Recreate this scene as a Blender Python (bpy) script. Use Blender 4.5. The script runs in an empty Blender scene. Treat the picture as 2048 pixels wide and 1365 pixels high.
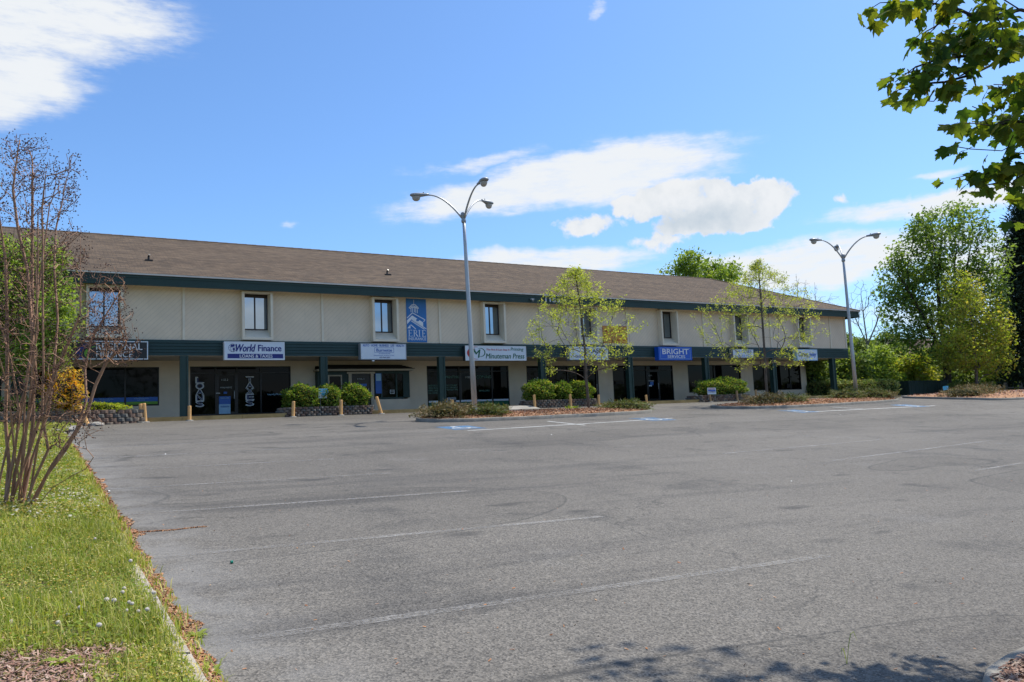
import bpy, bmesh, math, random
import numpy as np
from math import radians, sin, cos, pi, atan2, sqrt
from mathutils import Vector, Matrix

# ------------------------------------------------------------------ camera, world, sun, exposure
scene = bpy.context.scene
COL = scene.collection
rng = np.random.default_rng(7)
random.seed(7)

F_PX, YAW, PITCH, ROLL = 1600.0, 31.2, 5.55, 2.46
_y, _p, _r = [radians(a) for a in (YAW, PITCH, ROLL)]
FW = np.array([sin(_y) * cos(_p), cos(_y) * cos(_p), sin(_p)])
_rt = np.array([cos(_y), -sin(_y), 0.0])
_up = np.cross(_rt, FW)
RT = _rt * cos(_r) - _up * sin(_r)
UP = _up * cos(_r) + _rt * sin(_r)
EYE = np.array([0.0, 0.0, 1.6])

cd = bpy.data.cameras.new('camera')
cd.sensor_width = 36.0
cd.lens = 36.0 * F_PX / 2048.0
cd.clip_start = 0.1
cd.clip_end = 4000.0
cam = bpy.data.objects.new('camera', cd)
COL.objects.link(cam)
cam.matrix_world = Matrix(((RT[0], UP[0], -FW[0], EYE[0]), (RT[1], UP[1], -FW[1], EYE[1]),
                           (RT[2], UP[2], -FW[2], EYE[2]), (0, 0, 0, 1)))
scene.camera = cam

SUN = np.array([0.50, 0.03, 0.865]); SUN /= np.linalg.norm(SUN)
SUN_EL = math.asin(SUN[2]); SUN_AZ = atan2(SUN[0], SUN[1])
sl = bpy.data.lights.new('sun', 'SUN')
sl.energy = 4.2
sl.angle = radians(0.53)
sl.color = (1.0, 0.945, 0.84)
so = bpy.data.objects.new('sun', sl)
COL.objects.link(so)
so.rotation_euler = Vector(-SUN).to_track_quat('-Z', 'Y').to_euler()

scene.view_settings.view_transform = 'Standard'
scene.view_settings.look = 'None'
scene.view_settings.exposure = 0.32
scene.view_settings.gamma = 1.0
scene.view_settings.use_curve_mapping = False
scene.cycles.max_bounces = 6
scene.cycles.diffuse_bounces = 3
scene.cycles.glossy_bounces = 3
scene.cycles.transmission_bounces = 4
scene.cycles.transparent_max_bounces = 8
scene.cycles.use_denoising = True

SKY_STRENGTH = 0.120


class NT:
    """small wrapper to write node trees in few lines"""
    def __init__(self, tree):
        self.t = tree
    def n(self, typ, ins=None, **props):
        nd = self.t.nodes.new(typ)
        for k, v in props.items():
            setattr(nd, k, v)
        if ins:
            for k, v in ins.items():
                self.set(nd, k, v)
        return nd
    def set(self, nd, k, v):
        s = nd.inputs[k]
        if isinstance(v, bpy.types.NodeSocket):
            self.t.links.new(v, s)
        elif isinstance(v, bpy.types.Node):
            self.t.links.new(v.outputs[0], s)
        else:
            s.default_value = v
    def math(self, op, a, b=None, clamp=False):
        nd = self.n('ShaderNodeMath', operation=op, use_clamp=clamp)
        self.set(nd, 0, a)
        if b is not None:
            self.set(nd, 1, b)
        return nd.outputs[0]
    def mix(self, f, a, b, blend='MIX'):
        nd = self.n('ShaderNodeMix', data_type='RGBA', blend_type=blend)
        self.set(nd, 0, f); self.set(nd, 6, a); self.set(nd, 7, b)
        return nd.outputs[2]
    def ramp(self, f, lo, hi, a=0.0, b=1.0, smooth=True):
        nd = self.n('ShaderNodeMapRange', interpolation_type='SMOOTHSTEP' if smooth else 'LINEAR')
        self.set(nd, 0, f); self.set(nd, 1, lo); self.set(nd, 2, hi); self.set(nd, 3, a); self.set(nd, 4, b)
        return nd.outputs[0]
    def noise(self, vec, scale, detail=3.0, rough=0.5, **kw):
        nd = self.n('ShaderNodeTexNoise', **kw)
        self.set(nd, 'Vector', vec); self.set(nd, 'Scale', scale)
        self.set(nd, 'Detail', detail); self.set(nd, 'Roughness', rough)
        return nd


def build_world():
    w = bpy.data.worlds.new('World')
    scene.world = w
    w.use_nodes = True
    t = w.node_tree
    t.nodes.clear()
    q = NT(t)
    sky = q.n('ShaderNodeTexSky', sky_type='NISHITA', sun_disc=False, sun_elevation=SUN_EL,
              sun_rotation=SUN_AZ, altitude=300.0, air_density=1.0, dust_density=1.3, ozone_density=2.2)
    tc = q.n('ShaderNodeTexCoord')
    d = tc.outputs['Generated']
    sep = q.n('ShaderNodeSeparateXYZ', {0: d})
    az = q.math('MULTIPLY', q.math('ARCTAN2', sep.outputs[0], sep.outputs[1]), 57.29578)
    el = q.math('MULTIPLY', q.math('ARCSINE', sep.outputs[2]), 57.29578)
    w1 = q.noise(d, 5.0, 5.0, 0.6)
    w2 = q.noise(d, 22.0, 4.0, 0.6)
    azel = q.n('ShaderNodeCombineXYZ', {0: az, 1: el, 2: 0.0}).outputs[0]
    def warp(nd, amp):
        v = q.n('ShaderNodeVectorMath', {0: nd.outputs['Color'], 1: (0.5, 0.5, 0.5)}, operation='SUBTRACT')
        v = q.n('ShaderNodeVectorMath', {0: v.outputs[0], 1: (amp, amp * 0.6, 0.0)}, operation='MULTIPLY')
        return v.outputs[0]
    soft = q.n('ShaderNodeVectorMath', {0: azel, 1: warp(w1, 5.0)}, operation='ADD').outputs[0]
    soft = q.n('ShaderNodeVectorMath', {0: soft, 1: warp(w2, 1.0)}, operation='ADD').outputs[0]
    lumpy = q.n('ShaderNodeVectorMath', {0: azel, 1: warp(w1, 3.5)}, operation='ADD').outputs[0]
    lumpy = q.n('ShaderNodeVectorMath', {0: lumpy, 1: warp(w2, 3.8)}, operation='ADD').outputs[0]
    # streaky fibre noise, stretched along azimuth
    fib_v = q.n('ShaderNodeMapping', {0: azel, 'Rotation': (0, 0, radians(-9)), 'Scale': (0.10, 0.42, 1.0)}).outputs[0]
    fib = q.noise(fib_v, 3.0, 6.0, 0.65).outputs[0]
    cum = q.noise(d, 30.0, 6.0, 0.62).outputs[0]

    def blob(vec, a0, e0, ra, re, rot, lo, hi, amp=1.0):
        m = q.n('ShaderNodeMapping', {0: vec, 'Location': (a0, e0, 0), 'Rotation': (0, 0, radians(rot)),
                                      'Scale': (ra, re, 1.0)}, vector_type='TEXTURE')
        ln = q.n('ShaderNodeVectorMath', {0: m.outputs[0]}, operation='LENGTH')
        return q.ramp(ln.outputs['Value'], lo, hi, amp, 0.0)
    def mx(lst):
        o = lst[0]
        for s in lst[1:]:
            o = q.math('MAXIMUM', o, s)
        return o
    cirrus = mx([
        blob(soft, 0.5, 25.5, 11.5, 3.9, 3, 0.35, 1.1, 1.0),
        blob(soft, -2.0, 21.0, 7.5, 3.0, 12, 0.35, 1.1, 1.0),
        blob(soft, 35.5, 16.4, 15.2, 2.0, 7.5, 0.35, 1.12, 1.15),
        blob(soft, 38.5, 16.9, 11.5, 2.6, 4.0, 0.35, 1.10, 1.25),
        blob(soft, 29.5, 18.2, 7.5, 0.7, 9, 0.0, 1.2, 0.62),
        blob(soft, 43.0, 15.7, 6.5, 1.4, 3, 0.1, 1.1, 0.72),
        blob(soft, 34.5, 11.0, 9.5, 1.2, 0, 0.4, 1.15, 0.95),
        blob(soft, 53.0, 9.6, 12.0, 1.9, 1, 0.45, 1.15, 0.95),
        blob(soft, 62.5, 12.3, 10.5, 0.95, 0, 0.4, 1.2, 1.0),
        blob(soft, 66.0, 8.0, 9.0, 2.6, 0, 0.4, 1.2, 0.8),
        blob(lumpy, 38.2, 27.4, 1.0, 1.1, -50, 0.0, 1.2, 0.6),
        blob(soft, 60.5, 14.3, 2.2, 0.35, 4, 0.1, 1.2, 0.45),
        blob(soft, 16.0, 14.2, 1.0, 0.3, 0, 0.1, 1.2, 0.35),
    ])
    # thin general haze of cloud low in the sky
    lowb = q.math('MULTIPLY', q.ramp(el, 12.0, 4.0), q.ramp(q.noise(fib_v, 1.3, 3.0, 0.5).outputs[0], 0.35, 0.62))
    lowb = q.math('MULTIPLY', lowb, q.ramp(az, 14.0, 34.0))
    # the sky outside the picture: the same kind of loose cloud
    out = q.math('MAXIMUM', q.ramp(az, -6.0, -14.0), q.ramp(az, 70.0, 80.0))
    out = q.math('MAXIMUM', out, q.ramp(el, 31.0, 38.0))
    gen = q.noise(q.n('ShaderNodeMapping', {0: d, 'Scale': (1.6, 1.6, 4.0)}).outputs[0], 1.7, 6.0, 0.55).outputs[0]
    gen = q.math('MULTIPLY', q.ramp(gen, 0.53, 0.66), out)
    gen = q.math('MULTIPLY', gen, q.ramp(el, 0.0, 5.0))
    wsp = q.math('ADD', q.math('MULTIPLY', q.math('SUBTRACT', fib, 0.5), 1.25), q.math('MULTIPLY', q.math('SUBTRACT', w2.outputs[0], 0.5), 0.5))
    cirrus = q.math('MULTIPLY', q.ramp(q.math('ADD', cirrus, wsp), 0.05, 1.0), q.ramp(cirrus, 0.0, 0.35))
    cirrus = mx([cirrus, q.math('MULTIPLY', lowb, 0.7), gen])
    cumulus = mx([
        blob(lumpy, 44.2, 14.6, 4.6, 1.7, 0, 0.62, 1.02, 1.0),
        blob(lumpy, 48.2, 13.9, 4.3, 1.9, 4, 0.62, 1.02, 1.0),
        blob(lumpy, 45.6, 12.9, 4.6, 1.1, 0, 0.5, 1.05, 1.0),
        blob(lumpy, 40.4, 14.6, 1.9, 0.9, 0, 0.4, 1.1, 0.8),
        blob(lumpy, 37.6, 13.4, 3.6, 0.95, 5, 0.3, 1.1, 0.9),
        blob(lumpy, 42.8, 12.0, 2.6, 0.9, 0, 0.2, 1.1, 0.8),
        blob(lumpy, 54.8, 13.4, 1.2, 0.7, -10, 0.2, 1.2, 0.6),
        blob(lumpy, 58.0, 12.8, 1.0, 0.5, 20, 0.2, 1.2, 0.3),
    ])
    cumulus = q.math('MULTIPLY', q.ramp(q.math('ADD', cumulus, q.math('MULTIPLY', q.math('SUBTRACT', cum, 0.5), 1.9)), 0.25, 0.85), q.ramp(cumulus, 0.0, 0.3))
    # underside of the cumulus a little greyer
    grey = blob(lumpy, 45.5, 13.0, 5.0, 1.2, 0, 0.1, 1.1, 0.75)
    grey = q.math('ADD', grey, q.math('MULTIPLY', q.ramp(cum, 0.62, 0.35), 0.30))
    skyc = q.mix(1.0, sky.outputs[0], SKY_TINT, 'MULTIPLY')
    wcol = (0.70 / SKY_STRENGTH, 0.725 / SKY_STRENGTH, 0.75 / SKY_STRENGTH, 1)
    ccol = q.mix(grey, (0.70 / SKY_STRENGTH, 0.715 / SKY_STRENGTH, 0.73 / SKY_STRENGTH, 1),
                 (0.47 / SKY_STRENGTH, 0.53 / SKY_STRENGTH, 0.585 / SKY_STRENGTH, 1))
    cirrus = q.math('MULTIPLY', cirrus, q.ramp(fib, 0.28, 0.55, 0.82, 0.98))
    c = q.mix(cirrus, skyc, wcol)
    c = q.mix(q.math('MINIMUM', cumulus, 0.97), c, ccol)
    bg = q.n('ShaderNodeBackground', {0: c, 1: SKY_STRENGTH})
    q.n('ShaderNodeOutputWorld', {0: bg})
    w.cycles.sampling_method = 'MANUAL'
    w.cycles.sample_map_resolution = 512


SKY_TINT = (0.80, 1.08, 1.36, 1)
build_world()


# ------------------------------------------------------------------ helpers: places
def ray(px, py):
    return FW + (px - 1024.0) / F_PX * RT - (py - 682.5) / F_PX * UP
def at(px, py, depth):
    return EYE + ray(px, py) * depth
def at_y(px, py, Y):
    d = ray(px, py)
    return EYE + d * Y / d[1]
def H(X, Y):
    """height of the parking lot: it rises towards the building"""
    a = -0.035 * (1 - np.clip(np.asarray(Y, float) / 26.0, 0, 1))
    return 0.0595 * np.minimum(Y, 36.0) + a * np.clip(X, -5, 60)
def ground_at(px, py, dz=0.0):
    d = ray(px, py)
    ts = np.arange(1.5, 120, 0.02)
    P = EYE + ts[:, None] * d
    i = np.where(P[:, 2] - H(P[:, 0], P[:, 1]) - dz < 0)[0]
    return P[i[0]] if len(i) else EYE + d * 60
def project(P):
    v = np.asarray(P, float) - EYE
    z = v @ FW
    return 1024 + F_PX * (v @ RT) / z, 682.5 - F_PX * (v @ UP) / z, z

# ------------------------------------------------------------------ helpers: objects
ORG = {}
def _org(parent):
    return ORG.get(parent.name, np.zeros(3)) if parent else np.zeros(3)
def thing(name, label, cat, loc=(0, 0, 0), group=None):
    o = bpy.data.objects.new(name, None)
    COL.objects.link(o)
    o.empty_display_size = 0.2
    o.location = loc
    o['label'] = label; o['category'] = cat
    if group: o['group'] = group
    ORG[o.name] = np.array(loc, float)
    return o
def tag(o, label=None, cat=None, group=None, kind=None):
    if label: o['label'] = label
    if cat: o['category'] = cat
    if group: o['group'] = group
    if kind: o['kind'] = kind
    return o
def link_mesh(name, me, parent=None, loc=None, rot=None):
    o = bpy.data.objects.new(name, me)
    COL.objects.link(o)
    if parent:
        o.parent = parent
        ORG[o.name] = _org(parent)
    if loc is not None:
        o.location = Vector(np.array(loc, float) - (_org(parent) if parent else 0))
    if rot is not None: o.rotation_euler = rot
    return o
def np_mesh(name, V, Fq, mats, parent=None, smooth=False, midx=None):
    """V (n,3) world coordinates, Fq (m,k) faces with k vertices each"""
    V = np.asarray(V, np.float32) - _org(parent).astype(np.float32)
    me = bpy.data.meshes.new(name)
    m, k = Fq.shape
    me.vertices.add(len(V)); me.vertices.foreach_set('co', V.ravel())
    me.loops.add(m * k); me.loops.foreach_set('vertex_index', Fq.ravel().astype(np.int32))
    me.polygons.add(m); me.polygons.foreach_set('loop_start', (np.arange(m) * k).astype(np.int32))
    me.polygons.foreach_set('loop_total', np.full(m, k, np.int32))
    if midx is not None: me.polygons.foreach_set('material_index', np.asarray(midx, np.int32))
    if smooth: me.polygons.foreach_set('use_smooth', np.ones(m, bool))
    me.update(calc_edges=True)
    for mt in (mats if isinstance(mats, (list, tuple)) else [mats]): me.materials.append(mt)
    return link_mesh(name, me, parent)

class MB:
    """collects shapes in world coordinates and links them as ONE mesh object"""
    def __init__(self):
        self.v, self.f, self.m = [], [], []
    def add(self, vs, fs, mi=0):
        b = len(self.v)
        self.v += [tuple(map(float, p)) for p in vs]
        self.f += [tuple(b + i for i in f) for f in fs]
        self.m += [mi] * len(fs)
        return self
    def box(self, x0, x1, y0, y1, z0, z1, mi=0):
        vs = [(x0, y0, z0), (x1, y0, z0), (x1, y1, z0), (x0, y1, z0), (x0, y0, z1), (x1, y0, z1), (x1, y1, z1), (x0, y1, z1)]
        return self.add(vs, [(0, 3, 2, 1), (4, 5, 6, 7), (0, 1, 5, 4), (1, 2, 6, 5), (2, 3, 7, 6), (3, 0, 4, 7)], mi)
    def prism(self, poly, z0, z1, mi=0):
        n = len(poly)
        vs = [(x, y, z0) for x, y in poly] + [(x, y, z1) for x, y in poly]
        fs = [tuple(range(n - 1, -1, -1)), tuple(range(n, 2 * n))] + [(i, (i + 1) % n, n + (i + 1) % n, n + i) for i in range(n)]
        return self.add(vs, fs, mi)
    def plate(self, poly, y0, y1, mi=0):
        """polygon in the XZ plane (facade), thickness y0..y1"""
        n = len(poly)
        vs = [(x, y0, z) for x, z in poly] + [(x, y1, z) for x, z in poly]
        fs = [tuple(range(n)), tuple(range(2 * n - 1, n - 1, -1))] + [(i, n + i, n + (i + 1) % n, (i + 1) % n) for i in range(n)]
        return self.add(vs, fs, mi)
    def tube(self, pts, rad, n=8, mi=0, cap=True):
        pts = [np.asarray(p, float) for p in pts]
        if not hasattr(rad, '__len__'): rad = [rad] * len(pts)
        vs = []; u = None
        for i, p in enumerate(pts):
            d = pts[min(i + 1, len(pts) - 1)] - pts[max(i - 1, 0)]
            d = d / (np.linalg.norm(d) + 1e-9)
            if u is None:
                u = np.cross(d, (0.31, 0.17, 0.93) if abs(d[2]) < 0.9 else (1, 0, 0))
            u = u - d * (u @ d); u = u / (np.linalg.norm(u) + 1e-9)
            w = np.cross(d, u)
            for k in range(n):
                a = 2 * pi * k / n
                vs.append(p + rad[i] * (cos(a) * u + sin(a) * w))
        fs = []
        for i in range(len(pts) - 1):
            for k in range(n):
                a, b = i * n + k, i * n + (k + 1) % n
                fs.append((a, b, b + n, a + n))
        if cap:
            fs.append(tuple(range(n - 1, -1, -1))); fs.append(tuple(range((len(pts) - 1) * n, len(pts) * n)))
        return self.add(vs, fs, mi)
    def build(self, name, mats, parent=None, smooth=False):
        o0 = _org(parent)
        me = bpy.data.meshes.new(name)
        me.from_pydata([(x - o0[0], y - o0[1], z - o0[2]) for x, y, z in self.v], [], self.f)
        mats = mats if isinstance(mats, (list, tuple)) else [mats]
        for mt in mats: me.materials.append(mt)
        if len(mats) > 1: me.polygons.foreach_set('material_index', self.m)
        if smooth: me.polygons.foreach_set('use_smooth', [True] * len(me.polygons))
        me.update()
        return link_mesh(name, me, parent)

# ------------------------------------------------------------------ helpers: materials
MATS = {}
def new_mat(name):
    m = bpy.data.materials.new(name); m.use_nodes = True
    m.node_tree.nodes.clear()
    q = NT(m.node_tree)
    MATS[name] = m
    return m, q
def finish(q, shader, disp=None):
    o = q.n('ShaderNodeOutputMaterial', {0: shader})
def rgba(c): return (c[0], c[1], c[2], 1.0)
def mat(name, col, rough=0.7, var=0.12, scale=3.0, bump=0.0, bscale=40.0, spec=0.4, metal=0.0, stretch=(1, 1, 1), dirt=0.0):
    m, q = new_mat(name)
    tc = q.n('ShaderNodeTexCoord').outputs['Object']
    v = q.n('ShaderNodeMapping', {0: tc, 'Scale': stretch}).outputs[0]
    n1 = q.noise(v, scale, 5.0, 0.6).outputs[0]
    f = q.ramp(n1, 0.3, 0.7, 0, 1, False)
    c = q.mix(f, rgba([x * (1 - var) for x in col]), rgba([min(1, x * (1 + var)) for x in col]))
    if dirt:
        n2 = q.noise(v, scale * 0.35, 6.0, 0.7).outputs[0]
        c = q.mix(q.ramp(n2, 0.5, 0.75, 0, dirt), c, rgba([x * 0.45 for x in col]))
    b = q.n('ShaderNodeBsdfPrincipled', {'Base Color': c, 'Roughness': rough, 'Specular IOR Level': spec, 'Metallic': metal})
    if bump:
        n3 = q.noise(v, bscale, 3.0, 0.6).outputs[0]
        bp = q.n('ShaderNodeBump', {'Height': n3, 'Strength': bump, 'Distance': 0.02})
        q.set(b, 'Normal', bp)
    finish(q, b)
    return m
def leaf_mat(name, cols, trans=0.35, rough=0.5, vs=0.35, tcol=None):
    """foliage: every leaf (mesh island) gets its own tone between the given colours"""
    m, q = new_mat(name)
    g = q.n('ShaderNodeNewGeometry')
    r = g.outputs['Random Per Island']
    cr = q.n('ShaderNodeValToRGB', {0: r})
    e = cr.color_ramp.elements
    e[0].color = rgba(cols[0]); e[0].position = 0.0
    e[1].color = rgba(cols[-1]); e[1].position = 1.0
    for i, cc in enumerate(cols[1:-1]):
        x = e.new((i + 1) / (len(cols) - 1)); x.color = rgba(cc)
    nz = q.noise(g.outputs['Position'], vs, 3.0, 0.5).outputs[0]
    c = q.mix(q.ramp(nz, 0.35, 0.65, 0.0, 1.0), q.mix(1.0, cr.outputs[0], (0.72, 0.76, 0.72, 1), 'MULTIPLY'), cr.outputs[0])
    d = q.n('ShaderNodeBsdfPrincipled', {'Base Color': c, 'Roughness': max(rough, .6), 'Specular IOR Level': 0.15})
    tcl = q.mix(1.0, c, rgba(tcol or (1.5, 1.5, 0.5)), 'MULTIPLY')
    tr = q.n('ShaderNodeBsdfTranslucent', {0: tcl})
    ms = q.n('ShaderNodeMixShader', {0: trans, 1: d.outputs[0], 2: tr.outputs[0]})
    finish(q, ms)
    return m

beige = (0.74, 0.61, 0.45)
green = (0.015, 0.040, 0.033)

def siding_mat():
    m, q = new_mat('beige_diagonal_siding')
    tc = q.n('ShaderNodeTexCoord').outputs['Object']
    v = q.n('ShaderNodeMapping', {0: tc, 'Rotation': (0, radians(-45), 0)}).outputs[0]
    sx = q.n('ShaderNodeSeparateXYZ', {0: v})
    fr = q.math('FRACT', q.math('MULTIPLY', sx.outputs[0], 1 / 0.16))
    groove = q.math('SUBTRACT', 1.0, q.ramp(q.math('ABSOLUTE', q.math('SUBTRACT', fr, 0.5)), 0.0, 0.11))
    n1 = q.noise(tc, 0.9, 5.0, 0.65).outputs[0]
    nv = q.noise(q.n('ShaderNodeMapping', {0: tc, 'Scale': (3.0, 1.0, 0.25)}).outputs[0], 1.5, 4.0, 0.6).outputs[0]
    c = q.mix(q.ramp(n1, 0.3, 0.7, 0, 1, False), rgba([x * 0.92 for x in beige]), rgba([x * 1.06 for x in beige]))
    c = q.mix(q.ramp(nv, 0.55, 0.8, 0, 0.25), c, (0.46, 0.39, 0.285, 1))
    c = q.mix(q.math('MULTIPLY', groove, 0.32), c, (0.40, 0.34, 0.255, 1))
    b = q.n('ShaderNodeBsdfPrincipled', {'Base Color': c, 'Roughness': 0.8, 'Specular IOR Level': 0.2})
    bp = q.n('ShaderNodeBump', {'Height': groove, 'Strength': 0.3, 'Distance': -0.006})
    q.set(b, 'Normal', bp)
    finish(q, b)
    return m

def roof_mat():
    m, q = new_mat('brown_asphalt_shingle')
    tc = q.n('ShaderNodeTexCoord').outputs['Object']
    rot = q.n('ShaderNodeMapping', {0: tc, 'Rotation': (radians(-24), 0, 0)}).outputs[0]
    br = q.n('ShaderNodeTexBrick', {'Vector': rot, 'Scale': 1.0, 'Mortar Size': 0.012, 'Brick Width': 0.33, 'Row Height': 0.145,
                                    'Color1': (0.158, 0.110, 0.072, 1), 'Color2': (0.088, 0.062, 0.042, 1), 'Mortar': (0.05, 0.042, 0.037, 1)})
    n1 = q.noise(q.n('ShaderNodeMapping', {0: rot, 'Scale': (0.35, 1.5, 1)}).outputs[0], 1.0, 6.0, 0.65).outputs[0]
    n2 = q.noise(q.n('ShaderNodeMapping', {0: rot, 'Scale': (2.2, 7.0, 1)}).outputs[0], 1.0, 4.0, 0.7).outputs[0]
    n3 = q.noise(rot, 90.0, 2.0, 0.7).outputs[0]
    c = q.mix(q.ramp(n1, 0.35, 0.7, 0, 0.55), br.outputs[0], (0.165, 0.120, 0.082, 1))
    c = q.mix(q.ramp(n2, 0.42, 0.68, 0, 0.7), c, (0.052, 0.042, 0.034, 1))
    c = q.mix(q.ramp(n3, 0.3, 0.7, 0, 1), q.mix(1.0, c, (0.78, 0.78, 0.78, 1), 'MULTIPLY'), q.mix(1.0, c, (1.2, 1.2, 1.2, 1), 'MULTIPLY'))
    b = q.n('ShaderNodeBsdfPrincipled', {'Base Color': c, 'Roughness': 0.92, 'Specular IOR Level': 0.2})
    bp = q.n('ShaderNodeBump', {'Height': q.math('ADD', br.outputs['Fac'], q.math('MULTIPLY', n3, -0.6)), 'Strength': 0.7, 'Distance': -0.02})
    q.set(b, 'Normal', bp)
    finish(q, b)
    return m

def asphalt_mat():
    m, q = new_mat('worn_grey_asphalt')
    tc = q.n('ShaderNodeTexCoord').outputs['Object']
    big = q.noise(q.n('ShaderNodeMapping', {0: tc, 'Scale': (0.06, 0.16, 1)}).outputs[0], 1.0, 5.0, 0.55).outputs[0]
    strk = q.noise(q.n('ShaderNodeMapping', {0: tc, 'Scale': (0.10, 0.9, 1), 'Rotation': (0, 0, 0.06)}).outputs[0], 1.0, 6.0, 0.7).outputs[0]
    mid = q.noise(tc, 0.55, 6.0, 0.65).outputs[0]
    agg = q.n('ShaderNodeTexVoronoi', {'Vector': tc, 'Scale': 78.0})
    fin = q.noise(tc, 60.0, 4.0, 0.75).outputs[0]
    fin2 = q.noise(tc, 16.0, 4.0, 0.75).outputs[0]
    c = q.mix(q.ramp(big, 0.3, 0.7), (0.116, 0.106, 0.092, 1), (0.162, 0.149, 0.129, 1))
    c = q.mix(q.ramp(strk, 0.50, 0.72, 0, 0.6), c, (0.066, 0.063, 0.060, 1))
    c = q.mix(q.ramp(mid, 0.52, 0.72, 0, 0.55), c, (0.062, 0.060, 0.057, 1))
    c = q.mix(q.ramp(mid, 0.42, 0.25, 0, 0.3), c, (0.22, 0.212, 0.20, 1))
    # aggregate: single stones lighter and darker
    c = q.mix(q.ramp(agg.outputs['Color'], 0.15, 0.85, 0, 1, False), q.mix(1.0, c, (0.52, 0.52, 0.53, 1), 'MULTIPLY'), q.mix(1.0, c, (1.48, 1.45, 1.42, 1), 'MULTIPLY'))
    c = q.mix(q.ramp(fin2, 0.3, 0.7), q.mix(1.0, c, (0.86, 0.86, 0.86, 1), 'MULTIPLY'), q.mix(1.0, c, (1.1, 1.1, 1.1, 1), 'MULTIPLY'))
    c = q.mix(q.ramp(fin, 0.64, 0.72), c, (0.46, 0.45, 0.42, 1))
    oil = q.noise(q.n('ShaderNodeMapping', {0: tc, 'Scale': (0.8, 1.5, 1)}).outputs[0], 1.1, 2.0, 0.4).outputs[0]
    c = q.mix(q.ramp(oil, 0.66, 0.76, 0, 0.6), c, (0.045, 0.043, 0.041, 1))
    seam = q.noise(q.n('ShaderNodeMapping', {0: tc, 'Scale': (0.09, 0.16, 1), 'Location': (3.1, 1.7, 0)}).outputs[0], 1.0, 2.0, 0.35).outputs[0]
    c = q.mix(q.ramp(seam, 0.498, 0.510), c, q.mix(1.0, c, (0.91, 0.91, 0.91, 1), 'MULTIPLY'))
    c = q.mix(q.math('MULTIPLY', q.ramp(q.math('ABSOLUTE', q.math('SUBTRACT', seam, 0.504)), 0.0, 0.003, 1.0, 0.0), q.ramp(fin2, 0.35, 0.6)), c, (0.06, 0.057, 0.052, 1))
    # dust gathered along the planted edge at the left
    sx = q.n('ShaderNodeSeparateXYZ', {0: tc})
    edge = q.math('MULTIPLY', q.ramp(sx.outputs[0], 2.0, 0.9), q.ramp(q.noise(tc, 1.7, 5.0, 0.6).outputs[0], 0.32, 0.6))
    c = q.mix(q.math('MULTIPLY', edge, 0.5), c, (0.26, 0.25, 0.235, 1))
    # cracks
    wv = q.noise(tc, 0.8, 4.0, 0.6).outputs['Color']
    wc = q.n('ShaderNodeVectorMath', {0: tc, 1: q.n('ShaderNodeVectorMath', {0: wv, 1: (1.6, 1.6, 0)}, operation='MULTIPLY').outputs[0]}, operation='ADD').outputs[0]
    vr = q.n('ShaderNodeTexVoronoi', {'Vector': wc, 'Scale': 0.16}, feature='DISTANCE_TO_EDGE')
    crack = q.math('MULTIPLY', q.ramp(vr.outputs['Distance'], 0.0, 0.0045, 1.0, 0.0), q.ramp(mid, 0.36, 0.5))
    c = q.mix(q.math('MULTIPLY', crack, 0.45), c, (0.035, 0.035, 0.034, 1))
    b = q.n('ShaderNodeBsdfPrincipled', {'Base Color': c, 'Roughness': 0.88, 'Specular IOR Level': 0.3})
    bp = q.n('ShaderNodeBump', {'Height': q.math('ADD', agg.outputs['Distance'], fin), 'Strength': 0.55, 'Distance': 0.006})
    q.set(b, 'Normal', bp)
    finish(q, b)
    return m

def paint_mat(name, col, lo, hi):
    m, q = new_mat(name)
    tc = q.n('ShaderNodeTexCoord').outputs['Object']
    n1 = q.noise(tc, 28.0, 5.0, 0.8).outputs[0]
    n2 = q.noise(tc, 1.2, 4.0, 0.6).outputs[0]
    f = q.ramp(q.math('ADD', n1, q.math('MULTIPLY', n2, 0.5)), lo, hi)
    b = q.n('ShaderNodeBsdfPrincipled', {'Base Color': rgba(col), 'Roughness': 0.7})
    t = q.n('ShaderNodeBsdfTransparent')
    finish(q, q.n('ShaderNodeMixShader', {0: f, 1: t.outputs[0], 2: b.outputs[0]}))
    return m

def glass_mat(name, base, spec, rough=0.03, metal=0.0):
    m, q = new_mat(name)
    tc = q.n('ShaderNodeTexCoord').outputs['Object']
    n1 = q.noise(tc, 0.9, 3.0, 0.5).outputs[0]
    nn = q.noise(tc, 1.1, 1.0, 0.5).outputs[0]
    b = q.n('ShaderNodeBsdfPrincipled', {'Base Color': q.mix(n1, rgba([x * 0.7 for x in base]), rgba([x * 1.3 for x in base])),
                                         'Roughness': rough, 'Specular IOR Level': spec, 'Metallic': metal})
    q.set(b, 'Normal', q.n('ShaderNodeBump', {'Height': nn, 'Strength': 0.12, 'Distance': 0.02}))
    finish(q, b)
    return m

M = {}
M['siding'] = siding_mat()
M['roof'] = roof_mat()
M['asphalt'] = asphalt_mat()
M['wall'] = mat('beige_wall', [x * 0.9 for x in beige], 0.85, 0.07, 1.2, 0.15, 30, 0.2, dirt=0.15)
M['trim'] = mat('cream_trim', (0.74, 0.65, 0.50), 0.7, 0.06, 2.0, 0.0, 30, 0.3, dirt=0.15)
M['soffit'] = mat('soffit', (0.45, 0.385, 0.29), 0.85, 0.06, 2.0, 0, 30, 0.2)
M['green'] = mat('dark_green_board', green, 0.55, 0.12, 1.5, 0.1, 30, 0.4)
M['green2'] = mat('dark_green_post', [x * 1.1 for x in green], 0.5, 0.12, 2.5, 0.1, 30, 0.4)
M['drip'] = mat('drip_edge', (0.62, 0.57, 0.50), 0.6, 0.1)
M['bronze'] = mat('dark_bronze_frame', (0.016, 0.013, 0.011), 0.4, 0.1)
M['brownframe'] = mat('brown_window_frame', (0.045, 0.030, 0.022), 0.5, 0.1)
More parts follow.
